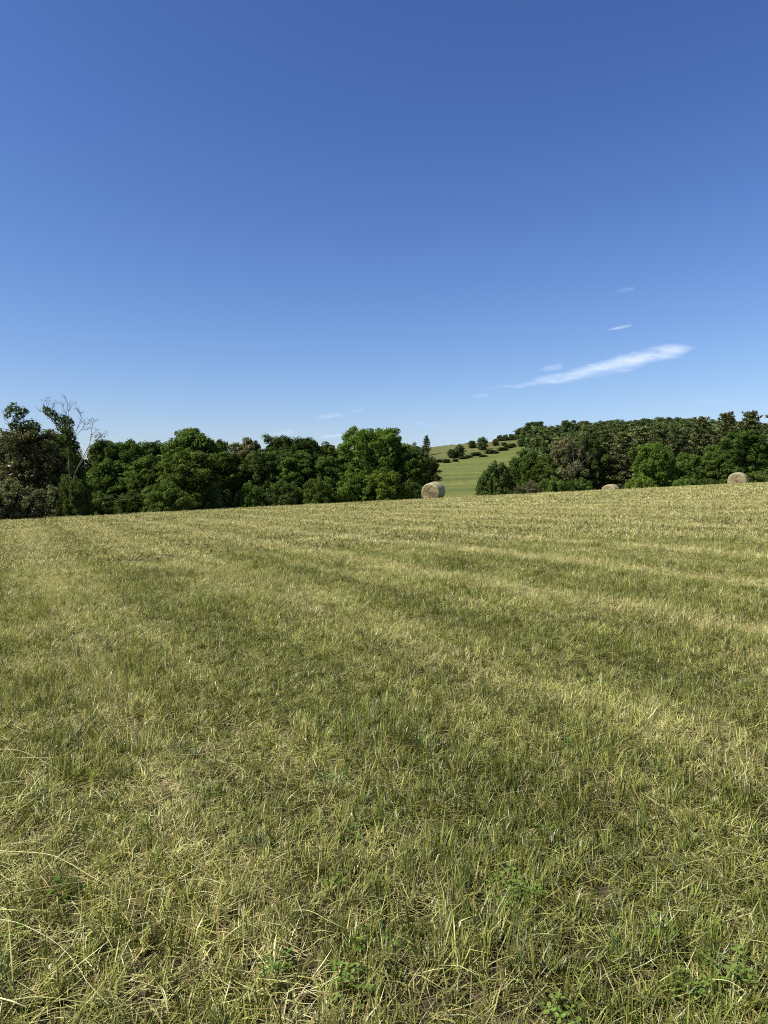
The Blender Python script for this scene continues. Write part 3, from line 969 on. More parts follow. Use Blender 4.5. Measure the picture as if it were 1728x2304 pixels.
EDGE = [(1190, 108, 1082, 66, 'yellowish shrub right beside the dome shaped shrub', M_LEAF_GREY), (1238, 110, 1070, 78, 'shrub with glossy tufts at the wood edge below the bare branches', M_LEAF),
        (1300, 111, 1074, 86, 'broad shrub at the wood edge left of the half hidden bale', M_LEAF), (1545, 108, 1070, 80, 'green shrub at the wood edge between the two right hand bales', M_LEAF),
        (1590, 106, 1074, 60, 'shrub in the dark gap left of the right hay bale', M_LEAF_DARK), (1440, 110, 1066, 66, 'fresh green shrub behind and right of the half hidden bale', M_LEAF_BRIGHT),
        (1715, 92, 1056, 90, 'coarse leaved shrub right of the right hay bale', M_LEAF)]
for i, (px, d, yt, wp, lab, m_) in enumerate(EDGE):
    plant_tree(BUSH[i % 2], 'hedge_shrub', px, d, yt, wp, lab, 'shrub', 'shrubs along the right wood edge', mat=m_)

# --- trees on the far pasture
plant_tree(PINE[0], 'cedar_tree', 957, 330, 981, 26, 'dark pointed evergreen alone on the skyline of the far pasture', mat=M_FAR)
for i, (px, d, yt, wp) in enumerate([(905, 215, 990, 50), (930, 230, 996, 44), (950, 250, 1003, 34)]):
    plant_tree(FARTREE[i], 'far_tree', px, d, yt, wp, ['distant tree just right of the walnut top', 'distant tree in the hollow left of the lone evergreen', 'distant tree below the lone evergreen'][i])
plant_tree(FARTREE[0], 'pasture_shrub', 1018, 305, 1010, 28, 'left half of the dark oval thicket on the far pasture', 'shrub')
plant_tree(FARTREE[1], 'pasture_shrub', 1034, 308, 1000, 26, 'right, taller half of the dark oval thicket on the far pasture', 'shrub')
plant_tree(FARTREE[2], 'pasture_tree', 1062, 345, 991, 22, 'small round tree left of the spreading tree on the far pasture')
plant_tree(FARTREE[1], 'pasture_tree', 1084, 330, 982, 28, 'spreading layered tree on the fence line of the far pasture')
plant_tree(FARTREE[0], 'pasture_tree', 1114, 345, 987, 17, 'small reddish tree with a visible trunk on the far pasture', mat=M_RED)
plant_tree(FARTREE[2], 'pasture_shrub', 1133, 340, 995, 14, 'little dark shrub right of the reddish tree on the far pasture', 'shrub')
for i in range(16):                                            # shrubs that grew up along the pasture fence
    X = 22 + i * 3.4 + random.uniform(-1.2, 1.2); Y = 262 + 1.15 * X - 5 + random.uniform(-4, 6)
    px_ = CX + FPX * X / Y
    hh = random.uniform(0.7, 1.9)
    plant_tree(FARTREE[i % 3], 'fence_shrub', px_, Y, HORIZON - (H(X, Y) + hh - EYE) / Y * FPX, random.uniform(3.0, 6.5) / Y * FPX,
               '%s low shrub along the fence line of the far pasture, counted from the left' % ('first', 'second', 'third', 'fourth', 'fifth', 'sixth', 'seventh', 'eighth', 'ninth', 'tenth', 'eleventh', 'twelfth', 'thirteenth', 'fourteenth', 'fifteenth', 'sixteenth')[i],
               'shrub', 'fence line shrubs')
for i, px in enumerate((985, 1000, 1018, 1036, 1050)):
    plant_tree(FARTREE[i % 3], 'skyline_tree', px, 470 + 8 * i, 1004 - 2 * i, 20, '%s tiny skyline tree right of the lone evergreen' % ('first', 'second', 'third', 'fourth', 'fifth')[i], group='tiny skyline trees')
for i, px in enumerate((1124, 1136, 1149, 1160)):
    plant_tree(FARTREE[i % 3], 'hilltop_tree', px, 440, 978 - i, 17, '%s tree of the dark clump on top of the far pasture' % ('leftmost', 'second', 'third', 'rightmost')[i], group='hilltop clump')

# --- the wood that climbs the hill on the right
MARKS = [(1190, 'above the dome shaped shrub'), (1290, 'above the leafless grey tree'), (1374, 'above the half hidden bale'), (1466, 'above the bright green skirted tree'),
         (1560, 'above the second skirted tree'), (1650, 'above the right hay bale'), (1735, 'at the right edge')]
SLOPE = ['lowest row', 'second row', 'third row', 'middle slope', 'upper slope', 'row below the skyline', 'skyline row']
WOOD = {}
for row, d in enumerate((165, 195, 230, 265, 300, 335, 370)):
    px = (1238, 1228, 1214, 1204, 1192, 1180, 1176)[row] + random.uniform(0, 10)
    while px < 1800:
        dd = d + random.uniform(-9, 9)
        x, y, z = at_distance(px, dd)
        hgt = random.uniform(9.5, 16.0) * (0.9 if px < 1200 else 1.0)
        yt = HORIZON - (z + hgt - EYE) / dd * FPX
        yt = max(yt, np.interp(px, [1150, 1190, 1280, 1400, 1484, 1560, 1700, 1800], [972, 950, 947, 946, 937, 944, 950, 946]) + random.uniform(-4, 16))
        wp = random.uniform(9.0, 12.0) / dd * FPX
        o = plant_tree(FARTREE[random.randrange(3)], 'woodland_tree', px, dd, yt, wp, 'tree', group='wood on the hillside')
        k = min(range(len(MARKS)), key=lambda q: abs(MARKS[q][0] - px))
        WOOD.setdefault((row, k), []).append(o)
        px += wp * random.uniform(0.52, 0.72)
for (row, k), trees in WOOD.items():
    trees.sort(key=lambda o: o.location.x / o.location.y)
    names = {1: ['single'], 2: ['left', 'right'], 3: ['left', 'middle', 'right'], 4: ['leftmost', 'second', 'third', 'rightmost']}.get(len(trees)) or ['leftmost'] + ['second', 'third', 'fourth', 'fifth', 'sixth'][:len(trees) - 2] + ['rightmost']
    for o, word in zip(trees, names):
        o['label'] = '%s tree of the hillside wood, %s, %s' % (word, SLOPE[row], MARKS[k][1])


# ------------------------------------------------------------------ dead tree
def branch_set(root, mat, d, stems, seed, twig_levels=3, slim=0.46):
    """bare stems given as (photo column, photo row, radius) lines at distance d, with twigs grown on them"""
    rr = random.Random(seed)
    origin = Vector(root.location)
    def twig(g, p, dirv, length, rad, lev):
        pts = [p]; q = p.copy(); dv = dirv.copy()
        for k in range(3):
            dv = (dv + Vector((rr.gauss(0, 0.18), rr.gauss(0, 0.18), rr.gauss(0.05, 0.15)))).normalized()
            q = q + dv * length / 3
            pts.append(q.copy())
        g.add(*tube([tuple(a) for a in pts], [rad, rad * 0.75, rad * 0.5, rad * 0.22], 4))
        if lev > 0:
            for k in range(rr.randint(3, 5)):
                f = rr.uniform(0.25, 1.0)
                i = min(2, int(f * 3)); s_ = pts[i].lerp(pts[i + 1], f * 3 - i)
                nd = (dv + Vector((rr.gauss(0, 0.6), rr.gauss(0, 0.6), rr.gauss(0.1, 0.45)))).normalized()
                twig(g, s_, nd, length * rr.uniform(0.4, 0.65), rad * 0.5, lev - 1)
    for name, line, twigs in stems:
        g = Geo()
        pts, rad = [], []
        for px, py, depth, r_ in line:
            dd = d + depth
            pts.append(Vector(((px - CX) / FPX * dd, dd, height_at(py, dd))) - origin); rad.append(r_ * slim)
        g.add(*tube([tuple(a) for a in pts], rad, 6))
        for px, py, depth, ax, az_, ln in twigs:
            dd = d + depth
            p_ = Vector(((px - CX) / FPX * dd, dd, height_at(py, dd))) - origin
            twig(g, p_, Vector((ax, rr.gauss(0, 0.35), az_)).normalized(), ln, 0.024, twig_levels)
        o = link(name, g.mesh('dead_' + name, mat, True), root)


D0 = 60.0
x, y, z = at_distance(158, D0)
dead = tag(link('dead_tree', None, None, (x, y, z)), 'bare dead tree with pale forked stems and ivy topped limbs above the thicket', 'tree')
branch_set(dead, M_DEADWOOD, D0, [
    ('trunk', [(158, 1185, 0, 0.17), (157, 1120, 0, 0.13), (157, 1060, 0, 0.10), (155, 1010, 0.1, 0.085), (152, 985, 0.1, 0.06), (150, 940, 0.0, 0.04), (158, 910, 0, 0.02)],
     [(157, 915, 0, 0.2, 1, 0.9), (152, 930, 0, -0.2, 1, 0.9), (155, 945, 0, 0.5, 1, 0.9), (157, 925, 0, 0.6, 1, 0.8)]),
    ('branch', [(154, 1000, 0, 0.07), (146, 970, 0.2, 0.055), (130, 952, 0.3, 0.045), (112, 936, 0.3, 0.035), (100, 922, 0.3, 0.02), (97, 910, 0.3, 0.012)],
     [(112, 936, 0.3, -0.2, 1, 1.0), (100, 922, 0.3, 0.3, 1, 0.8), (128, 950, 0.3, 0.1, 1, 1.0), (104, 930, 0.3, -1, 0.2, 0.6), (118, 930, 0.2, 0.3, 1, 0.9)]),
    ('branch', [(160, 1110, 0, 0.11), (168, 1070, -0.2, 0.10), (176, 1052, -0.3, 0.085), (192, 1022, -0.4, 0.075), (204, 1000, -0.4, 0.06), (208, 975, -0.4, 0.042), (211, 955, -0.4, 0.028), (207, 943, -0.4, 0.012)],
     [(209, 965, -0.4, -0.6, 0.7, 0.6), (207, 980, -0.4, 0.7, 0.6, 0.7), (211, 955, -0.4, 0.1, 1, 0.5)]),
    ('branch', [(178, 1052, -0.5, 0.06), (194, 1025, -0.6, 0.05), (210, 1003, -0.6, 0.04), (222, 985, -0.6, 0.02)], [(222, 986, -0.6, 0.8, 0.8, 0.8), (213, 1000, -0.6, 0.9, 0.5, 0.7)]),
    ('branch', [(168, 988, 0.2, 0.05), (176, 965, 0.2, 0.036), (186, 942, 0.2, 0.025), (182, 928, 0.2, 0.01)], [(176, 965, 0.2, 0.6, 0.5, 0.8), (186, 942, 0.2, -0.5, 1, 0.7), (184, 935, 0.2, -0.6, 0.6, 0.7)]),
    ('branch', [(171, 984, 0.2, 0.045), (188, 965, 0.2, 0.03), (206, 950, 0.2, 0.014)], [(190, 963, 0.2, 0.6, 1, 0.6), (198, 957, 0.2, 0.5, 1, 0.5), (184, 968, 0.2, 0.9, 0.2, 0.6)]),
], 5)


def leaf_mass(root, name, d, spots_, leaf, mat, per):
    g = Geo()
    o0 = np.array(root.location)
    for px, py, depth, r_ in spots_:
        dd = d + depth
        c = np.array([(px - CX) / FPX * dd, dd, height_at(py, dd)]) - o0
        clump_leaves(g, c, r_, int(per * 1.25 * (r_ / 0.4) ** 2), leaf, rng.uniform(0.75, 1.2), 1.0, 0.1)
    return link(name, g.mesh(name, mat), root)


ivy = leaf_mass(dead, 'ivy', D0, [(115, 928, 0.3, 0.42), (124, 937, 0.3, 0.45), (108, 922, 0.3, 0.30), (134, 948, 0.2, 0.40), (146, 942, 0.1, 0.40), (155, 948, 0.1, 0.42), (162, 955, 0, 0.36),
                                  (140, 962, 0.1, 0.45), (152, 968, 0, 0.45), (148, 985, 0, 0.5), (160, 995, 0.1, 0.45), (166, 985, 0.3, 0.4), (172, 1000, 0.4, 0.35), (160, 1020, 0.5, 0.5), (165, 1050, 0.7, 0.55),
                                  (150, 1080, 0.6, 0.5), (164, 1095, 0.8, 0.5), (176, 1012, 0.6, 0.35)], 0.12, M_LEAF_DARK, 120)
tuft_ = leaf_mass(dead, 'leaf_tuft', D0, [(214, 985, -0.5, 0.28), (224, 978, -0.5, 0.30), (232, 984, -0.5, 0.22), (218, 994, -0.5, 0.24)], 0.10, M_LEAF_GREY, 45)
tuft_['label'] = 'thin grey leafy tuft on the right stem'

x, y, z = at_distance(38, 63)
ivytree = tag(link('ivy_topped_tree', None, None, (x, y, z)), 'thin tree with one dark ivy ball standing free on top, far left', 'tree')
branch_set(ivytree, M_DEADWOOD, 63, [
    ('trunk', [(40, 1180, 0, 0.12), (44, 1060, 0, 0.09), (46, 990, 0, 0.07), (42, 950, 0, 0.05), (36, 920, 0, 0.02)], [(40, 935, 0, 0.3, 1, 0.5)]),
    ('branch', [(38, 985, 0, 0.05), (26, 958, 0, 0.04), (14, 938, 0, 0.02), (10, 925, 0, 0.01)], [(20, 948, 0, -0.8, 0.5, 0.7), (14, 938, 0, -0.4, 1, 0.6), (26, 958, 0, -1, 0.1, 0.7)])], 9, 2)
leaf_mass(ivytree, 'ivy', 63, [(34, 917, 0, 0.42), (24, 924, 0, 0.36), (42, 926, 0, 0.42), (56, 925, 0, 0.36), (63, 928, 0, 0.26), (50, 936, 0, 0.36), (40, 944, 0, 0.36), (22, 936, 0, 0.28), (45, 955, 0, 0.32), (34, 962, 0.2, 0.42),
                               (60, 960, 0.3, 0.6), (75, 956, 0.3, 0.5), (86, 962, 0.3, 0.45)], 0.125, M_LEAF_DARK, 105)

# bare grey branches in the right wood
x, y, z = at_distance(1290, 112)
bare = tag(link('bare_tree', None, None, (x, y, z)), 'leafless grey tree with fanned branches in front of the dark right wood', 'tree')
branch_set(bare, M_DEADWOOD, 112, [
    ('trunk', [(1292, 1095, 0, 0.14), (1291, 1050, 0, 0.11), (1288, 1015, 0, 0.07), (1284, 985, 0, 0.02)], [(1288, 1010, 0, -0.5, 1, 2.2), (1290, 1030, 0, -0.7, 1, 2.6), (1286, 995, 0, 0.3, 1, 1.8)]),
    ('branch', [(1291, 1060, 0, 0.09), (1300, 1030, 0, 0.07), (1308, 1005, 0, 0.05), (1310, 990, 0, 0.02)], [(1302, 1025, 0, 0.3, 1, 2.2), (1306, 1010, 0, -0.2, 1, 1.8), (1296, 1045, 0, 0.8, 0.8, 2.6)]),
    ('branch', [(1291, 1065, 0, 0.07), (1310, 1040, 0, 0.05), (1322, 1028, 0, 0.02)], [(1306, 1045, 0, 0.5, 1, 2.0), (1316, 1034, 0, 0.8, 0.6, 1.5)]),
    ('branch', [(1290, 1050, 0, 0.08), (1270, 1015, 0, 0.05), (1258, 992, 0, 0.02)], [(1272, 1018, 0, -0.4, 1, 2.2), (1262, 1000, 0, -0.6, 1, 1.6), (1280, 1035, 0, -0.8, 0.7, 2.4)])], 14, 2, 0.42)
leaf_mass(bare, 'leaf_tuft', 112, [(1270, 1035, 0.4, 0.7), (1300, 1050, 0.5, 0.8), (1285, 1065, 0.2, 0.8), (1315, 1062, 0.2, 0.7), (1262, 1060, 0.2, 0.7)], 0.17, M_LEAF_GREY, 60)

# pale fallen branch in front of the left tree line
x, y, z = at_distance(250, 77)
fallen = tag(link('fallen_branch', None, None, (x, y, z)), 'pale fallen branch lying across the foot of the left tree line', 'branch')
branch_set(fallen, M_DEADWOOD, 77, [
    ('stem', [(196, 1124, 0, 0.04), (232, 1121, 0, 0.05), (246, 1118, 0, 0.055), (262, 1123, -0.2, 0.05), (285, 1125, -0.3, 0.045), (304, 1120, -0.3, 0.02)], [(246, 1118, 0, 0.6, 0.6, 0.6)]),
    ('branch', [(260, 1113, 0, 0.03), (272, 1117, 0, 0.05), (284, 1120, 0, 0.03)], [])], 21, 1)


# ------------------------------------------------------------------ hay bales
def bale_side(n):
    p = obj_pos(n)
    x, y, z = n.xyz(p)
    rings = n.noise(n.mapping(p, scale=(0.6, 26, 0.6)), 1.0, 3.0, 0.6)
    spot = n.noise(p, 9.0, 4.0, 0.65)
    c = n.mix(n.maprange(rings, 0.35, 0.65), (0.15, 0.145, 0.072), (0.37, 0.35, 0.205))
    c = n.mix(n.math('MULTIPLY', n.maprange(spot, 0.45, 0.7), 0.5), c, (0.24, 0.215, 0.11))
    return n.mix(n.math('MULTIPLY', n.maprange(n.noise(p, 2.1, 2.0), 0.5, 0.65), 0.4), c, (0.27, 0.28, 0.17))


def bale_face(n):
    p = obj_pos(n)
    x, y, z = n.xyz(p)
    r_ = n.math('SQRT', n.math('ADD', n.math('MULTIPLY', x, x), n.math('MULTIPLY', z, z)))
    th = n.math('DIVIDE', n.math('ARCTAN2', z, x), 2 * math.pi)
    turn = n.math('ADD', n.math('MULTIPLY', r_, 13.0), th)
    turn = n.math('ADD', turn, n.math('MULTIPLY', n.noise(p, 3.0, 2.0), 1.6))
    s = n.math('SINE', n.math('MULTIPLY', turn, 2 * math.pi))
    f = n.noise(p, 24.0, 4.0, 0.7)
    c = n.mix(n.maprange(s, -1, 1), (0.085, 0.064, 0.032), (0.33, 0.27, 0.148))
    return n.mix(n.math('MULTIPLY', n.maprange(f, 0.42, 0.7), 0.55), c, (0.42, 0.375, 0.235))


M_BALE_SIDE = principled('hay_bale_wrap', bale_side, 0.75, (lambda n: n.noise(n.mapping(obj_pos(n), scale=(4, 60, 4)), 1.0, 3.0), 0.5, 0.03))
M_BALE_FACE = principled('hay_bale_end', bale_face, 0.95, (lambda n: n.noise(obj_pos(n), 30.0, 4.0, 0.7), 0.8, 0.03))


def make_bale(diam=1.6, length=1.45):
    """a net wrapped round bale, axis along local Y, resting on z = 0; parts as meshes centred on the axis"""
    Rr = diam / 2
    na = 72
    prof = [(-0.5, 0.90), (-0.49, 0.945), (-0.46, 0.98), (-0.40, 1.0), (-0.2, 1.008), (0.0, 1.01), (0.2, 1.006), (0.40, 1.0), (0.46, 0.98), (0.49, 0.945), (0.5, 0.90)]
    def radial(a_, yv):
        k = 1 + 0.010 * math.sin(3 * a_ + 1) + 0.007 * math.sin(7 * a_ + 9 * yv) + 0.006 * math.sin(11 * a_ - 14 * yv)
        return k
    def squash(vx, vz):
        zb = -Rr * 0.90
        if vz < zb + 0.12: vz = zb + 0.12 - 0.12 * math.tanh((zb + 0.12 - vz) / 0.12)
        return vx * (1.02 + 0.03 * (0.5 - vz / diam)), vz
    V, F = [], []
    for yy, rr_ in prof:
        for j in range(na):
            a_ = 2 * math.pi * j / na
            q = Rr * rr_ * radial(a_, yy)
            vx, vz = squash(q * math.cos(a_), q * math.sin(a_))
            V.append((vx, yy * length, vz))
    for i in range(len(prof) - 1):
        for j in range(na):
            j2 = (j + 1) % na
            F.append((i * na + j, (i + 1) * na + j, (i + 1) * na + j2, i * na + j2))
    side = make_mesh('bale_wrap', V, F, M_BALE_SIDE, smooth=True)
    def face(sign):
        V, F = [], []
        nr = 46
        for i in range(nr + 1):
            r_ = Rr * 0.905 * (i / nr)
            for j in range(na):
                a_ = 2 * math.pi * j / na
                q = r_ * radial(a_, sign * 0.5)
                wob = 0.35 * math.sin(2 * a_ + 1.0) * (i / nr) + 0.2 * math.sin(5 * a_ + 9 * r_)
                sp = math.sin(2 * math.pi * (r_ * 13 + a_ / (2 * math.pi) + wob))
                dome = 0.035 * (1 - (i / nr) ** 2) + 0.024 * sp * min(1, (nr - i) / 3) + float(rng.normal(0, 0.012)) * (1 if i < nr else 0)
                vx, vz = squash(q * math.cos(a_), q * math.sin(a_))
                V.append((vx, sign * (0.5 * length + dome), vz))
        for i in range(nr):
            for j in range(na):
                j2 = (j + 1) % na
                q = (i * na + j, i * na + j2, (i + 1) * na + j2, (i + 1) * na + j)
                F.append(q if sign < 0 else q[::-1])
        return make_mesh('bale_end', V, F, M_BALE_FACE)
    g = Geo()                                                   # loose ends of hay
    n = 900
    a_ = rng.uniform(0, 6.283, n); q = Rr * 0.93 * np.sqrt(rng.random(n))
    sg = np.where(rng.random(n) < 0.5, -1, 1)
    base = np.stack([q * np.cos(a_), sg * (0.5 * length + 0.005), np.maximum(q * np.sin(a_), -Rr * 0.85)], -1)
    tang = np.stack([-np.sin(a_), sg * rng.uniform(0.05, 0.55, n), np.cos(a_)], -1) + rng.normal(0, 0.3, (n, 3)) * np.array([1, 0.0, 1])
    tang /= np.linalg.norm(tang, axis=1, keepdims=True)
    ln = rng.uniform(0.06, 0.22, n)[:, None]
    sd = np.stack([np.cos(a_), np.zeros(n), np.sin(a_)], -1) * 0.004
    Vv = np.stack([base - sd, base + sd, base + tang * ln + sd * 0.4, base + tang * ln - sd * 0.4], 1).reshape(-1, 3)
    g.add(Vv, (np.arange(n) * 4)[:, None] + np.array([0, 1, 2, 3]), np.repeat(pick(STRAWS, n, 0.25), 4, 0))
    n = 700
    a_ = rng.uniform(-0.6, 3.75, n); yv = rng.uniform(-0.49, 0.49, n) * length
    out = np.stack([np.cos(a_), np.zeros(n), np.sin(a_)], -1)
    base = out * Rr * 1.0 + np.stack([np.zeros(n), yv, np.zeros(n)], -1)
    tang = np.stack([-np.sin(a_), rng.normal(0, 0.4, n), np.cos(a_)], -1) + out * rng.uniform(0.05, 0.5, n)[:, None]
    ln = rng.uniform(0.04, 0.13, n)[:, None]
    sd = np.tile(np.array([[0, 0.0035, 0]]), (n, 1))
    Vv = np.stack([base - sd, base + sd, base + tang * ln + sd * 0.4, base + tang * ln - sd * 0.4], 1).reshape(-1, 3)
    g.add(Vv, (np.arange(n) * 4)[:, None] + np.array([0, 1, 2, 3]), np.repeat(pick(STRAWS, n, 0.25), 4, 0))
    straw = g.mesh('loose_straw', M_BLADE)
    return side, face(-1), face(1), straw, Rr * 0.90


BALE = make_bale()


def set_bale(px, d, turn, tilt, label, sink=0.09, mul=1.0):
    x, y, z = at_distance(px, d)
    o = link('hay_bale', None, None, (x, y, z + BALE[4] * mul - sink), (tilt, R(2), turn), (mul,) * 3)
    tag(o, label, 'hay bale', 'round bales left on the field')
    link('net_wrap', BALE[0], o); link('end_face', BALE[1], o); link('end_face', BALE[2], o)
    tag(link('loose_straw', BALE[3], o), kind='stuff')
    return o


set_bale(975, 60.0, R(-28), R(7), 'nearest round hay bale, fully in view, its straw spiral end turned left')
set_bale(1660, 67.5, R(-36), R(2), 'large round hay bale at the right, its end facing the camera, foot behind the crest')
set_bale(1374, 78.5, R(-40), R(2), 'half hidden round hay bale with only its top above the crest')


# ------------------------------------------------------------------ small things in the foreground grass
def trefoil_mesh():
    g = Geo()
    for k in range(3):
        a_ = k * 2.094
        d = np.array([math.cos(a_), math.sin(a_), 0.12]); s = np.array([-math.sin(a_), math.cos(a_), 0])
        pts = [d * 0.001, d * 0.009 + s * 0.006, d * 0.020 + s * 0.0085, d * 0.027 + s * 0.004, d * 0.026, d * 0.027 - s * 0.004, d * 0.020 - s * 0.0085, d * 0.009 - s * 0.006]
        mid = d * 0.014 - np.array([0, 0, 0.003])
        V = [mid] + pts
        g.add(np.array(V), np.array([(0, i, i % 8 + 1, i % 8 + 1) for i in range(1, 9)])[:, :3], np.ones(3) * rng.uniform(0.9, 1.2))
    return g.mesh('trefoil', M_WEED)


def broad_mesh(L=0.07, W=0.03):
    g = Geo()
    ts = np.linspace(0, 1, 7)
    mid = np.stack([ts * L, ts * 0, 0.012 * np.sin(ts * 2.6) - 0.012 * ts ** 2], -1)
    wd = W * np.sin(np.pi * np.clip(ts * 0.96 + 0.04, 0, 1)) ** 0.8 * 0.5
    V = []
    for m_, w_ in zip(mid, wd):
        V += [m_ + np.array([0, w_, 0.25 * w_]), m_, m_ - np.array([0, w_, -0.25 * w_])]
    F = []
    for i in range(6):
        a_ = i * 3
        F += [(a_, a_ + 1, a_ + 4, a_ + 3), (a_ + 1, a_ + 2, a_ + 5, a_ + 4)]
    g.add(np.array(V), np.array(F), np.ones(3))
    return g.mesh('broad_leaf', M_WEED)


TREFOIL, BROAD = trefoil_mesh(), broad_mesh()


def weed(px, py, kind, count, size, label):
    p_ = on_ground(px, py, 0.05)
    z = H(p_.x, p_.y)
    o = tag(link('clover_plant' if kind == 'clover' else 'broadleaf_weed', None, None, (p_.x, p_.y, z), (0, 0, random.uniform(0, 6.28))), label, 'weed', 'green weeds in the stubble')
    g = Geo()
    leaves = []
    for i in range(count):
        a_ = i * 2.4 + random.uniform(-0.4, 0.4); q = 0.8 * size * math.sqrt((i + 0.5) / count)
        top = Vector((q * math.cos(a_), q * math.sin(a_), random.uniform(0.045, 0.095)))
        g.add(*tube([(0.15 * top.x, 0.15 * top.y, -0.01), (0.7 * top.x, 0.7 * top.y, top.z * 0.6), tuple(top)], [0.0016, 0.0014, 0.001], 4), c=np.array((1.3, 1.2, 1.0)))
        leaves.append((top, a_))
    link('stems', g.mesh('weed_stems', M_WEED), o)
    for top, a_ in leaves:
        if kind == 'clover':
            link('leaf', TREFOIL, o, top, (random.uniform(-0.4, 0.4), random.uniform(-0.4, 0.4), a_), (random.uniform(0.55, 0.9),) * 3)
        else:
            link('leaf', BROAD, o, top * 0.7, (random.uniform(-0.4, 0.4), random.uniform(-0.7, 0.0), a_), (random.uniform(0.45, 0.8),) * 3)
    return o


weed(463, 1783, 'broad', 15, 0.10, 'dark green broad leaved weed left of centre in the foreground')
weed(1160, 2010, 'clover', 26, 0.15, 'largest clover patch, right of centre near the bottom')
weed(1229, 1870, 'broad', 11, 0.08, 'pale upright weed above the largest clover patch')
weed(1640, 2190, 'clover', 16, 0.11, 'clover with bright round leaves in the bottom right corner area')
weed(1549, 2228, 'clover', 10, 0.07, 'small clover left of the corner clover, bottom right')
weed(1493, 2100, 'clover', 8, 0.06, 'few clover leaves half sunk in grass, lower right')
weed(1265, 2290, 'clover', 12, 0.08, 'clover cut by the bottom edge, right of centre')
weed(788, 1880, 'broad', 8, 0.06, 'small leafy weed near the middle of the foreground')
weed(745, 1994, 'broad', 8, 0.06, 'pair of bright weed leaves below the middle of the foreground')
weed(850, 2120, 'broad', 18, 0.12, 'leafy weed cluster at the bottom centre')
weed(800, 2222, 'clover', 16, 0.11, 'low clover below the leafy cluster at bottom centre')
weed(141, 2004, 'broad', 10, 0.07, 'green weed under the long straws at the lower left')
weed(36, 2102, 'broad', 8, 0.06, 'small weed by the left edge under a bowed straw')
weed(1327, 1535, 'broad', 12, 0.10, 'green weed out in the field right of centre, farthest of the weeds')
weed(1265, 1668, 'broad', 12, 0.09, 'weed between the farthest weed and the pale upright one')
weed(620, 2180, 'clover', 9, 0.07, 'little clover left of the bottom centre cluster')

M_STRAW = principled('straw_stalk', lambda n: n.mix(n.maprange(n.noise(n.mapping(obj_pos(n), scale=(20, 20, 20)), 1.0, 3.0), 0.35, 0.65), (0.34, 0.29, 0.13), (0.55, 0.50, 0.27)), 0.7)
M_GREENSTRAW = principled('green_blade', lambda n: n.mix(n.maprange(n.noise(obj_pos(n), 25.0, 3.0), 0.35, 0.65), (0.20, 0.26, 0.07), (0.34, 0.38, 0.13)), 0.5)


def stalk(pts, rad, label, lift=0.075, mat=None, flat=False):
    """a long stem lying on top of the grass, through ground points below photo positions"""
    W = []
    k = len(pts)
    for i, (px, py) in enumerate(pts):
        W.append(on_ground(px, py, lift + 0.02 * math.sin(math.pi * i / max(1, k - 1))))
    # smooth the line
    fine = []
    for i in range(k - 1):
        p0, p1, p2, p3 = W[max(0, i - 1)], W[i], W[i + 1], W[min(k - 1, i + 2)]
        for t in (0, 0.25, 0.5, 0.75):
            fine.append(0.5 * ((2 * p1) + (p2 - p0) * t + (2 * p0 - 5 * p1 + 4 * p2 - p3) * t * t + (3 * p1 - p0 - 3 * p2 + p3) * t ** 3))
    fine.append(W[-1])
    o0 = fine[0].copy()
    m_ = len(fine)
    radii = [rad * 0.62 * (1.0 - 0.55 * i / (m_ - 1)) * (1.25 if i % 6 == 3 else 1.0) for i in range(m_)]
    v, f = tube([tuple(q - o0) for q in fine], radii, 5)
    o = link('grass_blade' if flat else 'straw_stalk', make_mesh('stalk', v, f, mat or M_STRAW, smooth=True), None, o0)
    return tag(o, label, 'grass blade' if flat else 'straw', 'loose stalks on the grass')


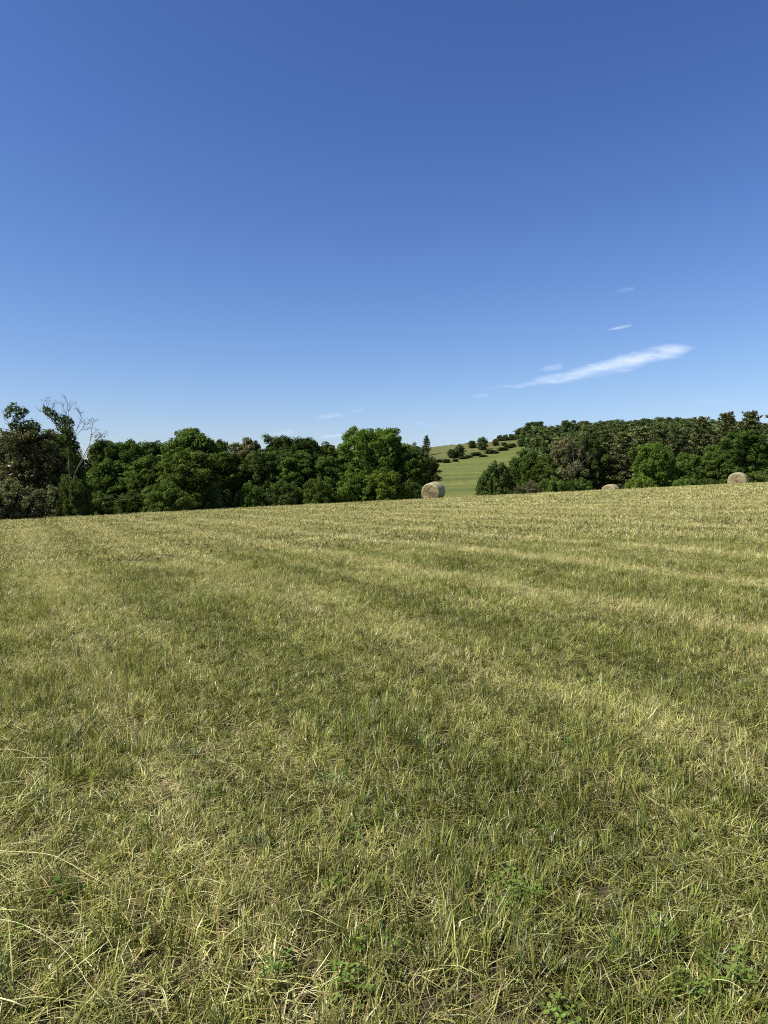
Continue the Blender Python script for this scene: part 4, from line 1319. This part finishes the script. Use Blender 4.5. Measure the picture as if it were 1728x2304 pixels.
stalk([(-60, 1906), (0, 1914), (102, 1921), (150, 1939), (201, 1969), (253, 1997)], 0.0033, 'thickest long pale straw arching in from the left edge')
stalk([(-40, 2020), (0, 2015), (52, 2006), (138, 1990), (230, 1979), (300, 1975)], 0.0018, 'thin straight straw crossing under the thickest arched one')
stalk([(-40, 2060), (0, 2068), (48, 2079), (119, 2116), (165, 2160), (197, 2210), (245, 2260)], 0.0022, 'long bowed straw curving down towards the bottom left')
stalk([(-10, 2243), (28, 2253), (61, 2267)], 0.0045, 'short thick whitish stem near the bottom left corner')
stalk([(0, 1966), (29, 1983), (60, 1980), (102, 1968)], 0.0015, 'short curved straw between the two longest ones at the left')
stalk([(-20, 1686), (42, 1688), (100, 1714), (140, 1739)], 0.0022, 'bent straw at the left edge, highest of the long straws')
stalk([(31, 1704), (120, 1705), (208, 1704)], 0.0017, 'level straw below the highest bent straw, left')
stalk([(-10, 1763), (50, 1757), (99, 1752)], 0.0017, 'short pale straw touching the left edge, halfway down the grass')
stalk([(-10, 1797), (70, 1785), (146, 1775)], 0.0017, 'slanting pale straw below the short one at the left edge')
stalk([(870, 2085), (905, 2050), (938, 2016), (990, 2035)], 0.0014, 'kinked straw forming an inverted V at bottom centre')
stalk([(655, 2049), (696, 2049), (740, 2072), (775, 2088)], 0.0018, 'pinkish bent straw left of bottom centre')
stalk([(1592, 2203), (1634, 2206), (1665, 2222), (1686, 2242)], 0.0017, 'curved straw in the lower right by the corner clover')
stalk([(1484, 2208), (1510, 2192), (1537, 2176)], 0.0042, 'broad fresh cut green blade in the lower right', mat=M_GREENSTRAW, flat=True)
stalk([(1098, 2172), (1135, 2154), (1176, 2149)], 0.0028, 'yellow green bent blade below the largest clover patch', mat=M_GREENSTRAW, flat=True)
stalk([(0, 2046), (40, 2048), (76, 2050)], 0.0040, 'flat yellow blade at the left edge above the bowed straw', mat=M_GREENSTRAW, flat=True)
stalk([(1517, 2047), (1545, 2049), (1566, 2051)], 0.0022, 'small pale green blade in the right foreground', mat=M_GREENSTRAW, flat=True)
stalk([(1630, 1990), (1680, 1975), (1740, 1966)], 0.0014, 'thin pale stem slanting to the right edge', mat=M_STRAW)
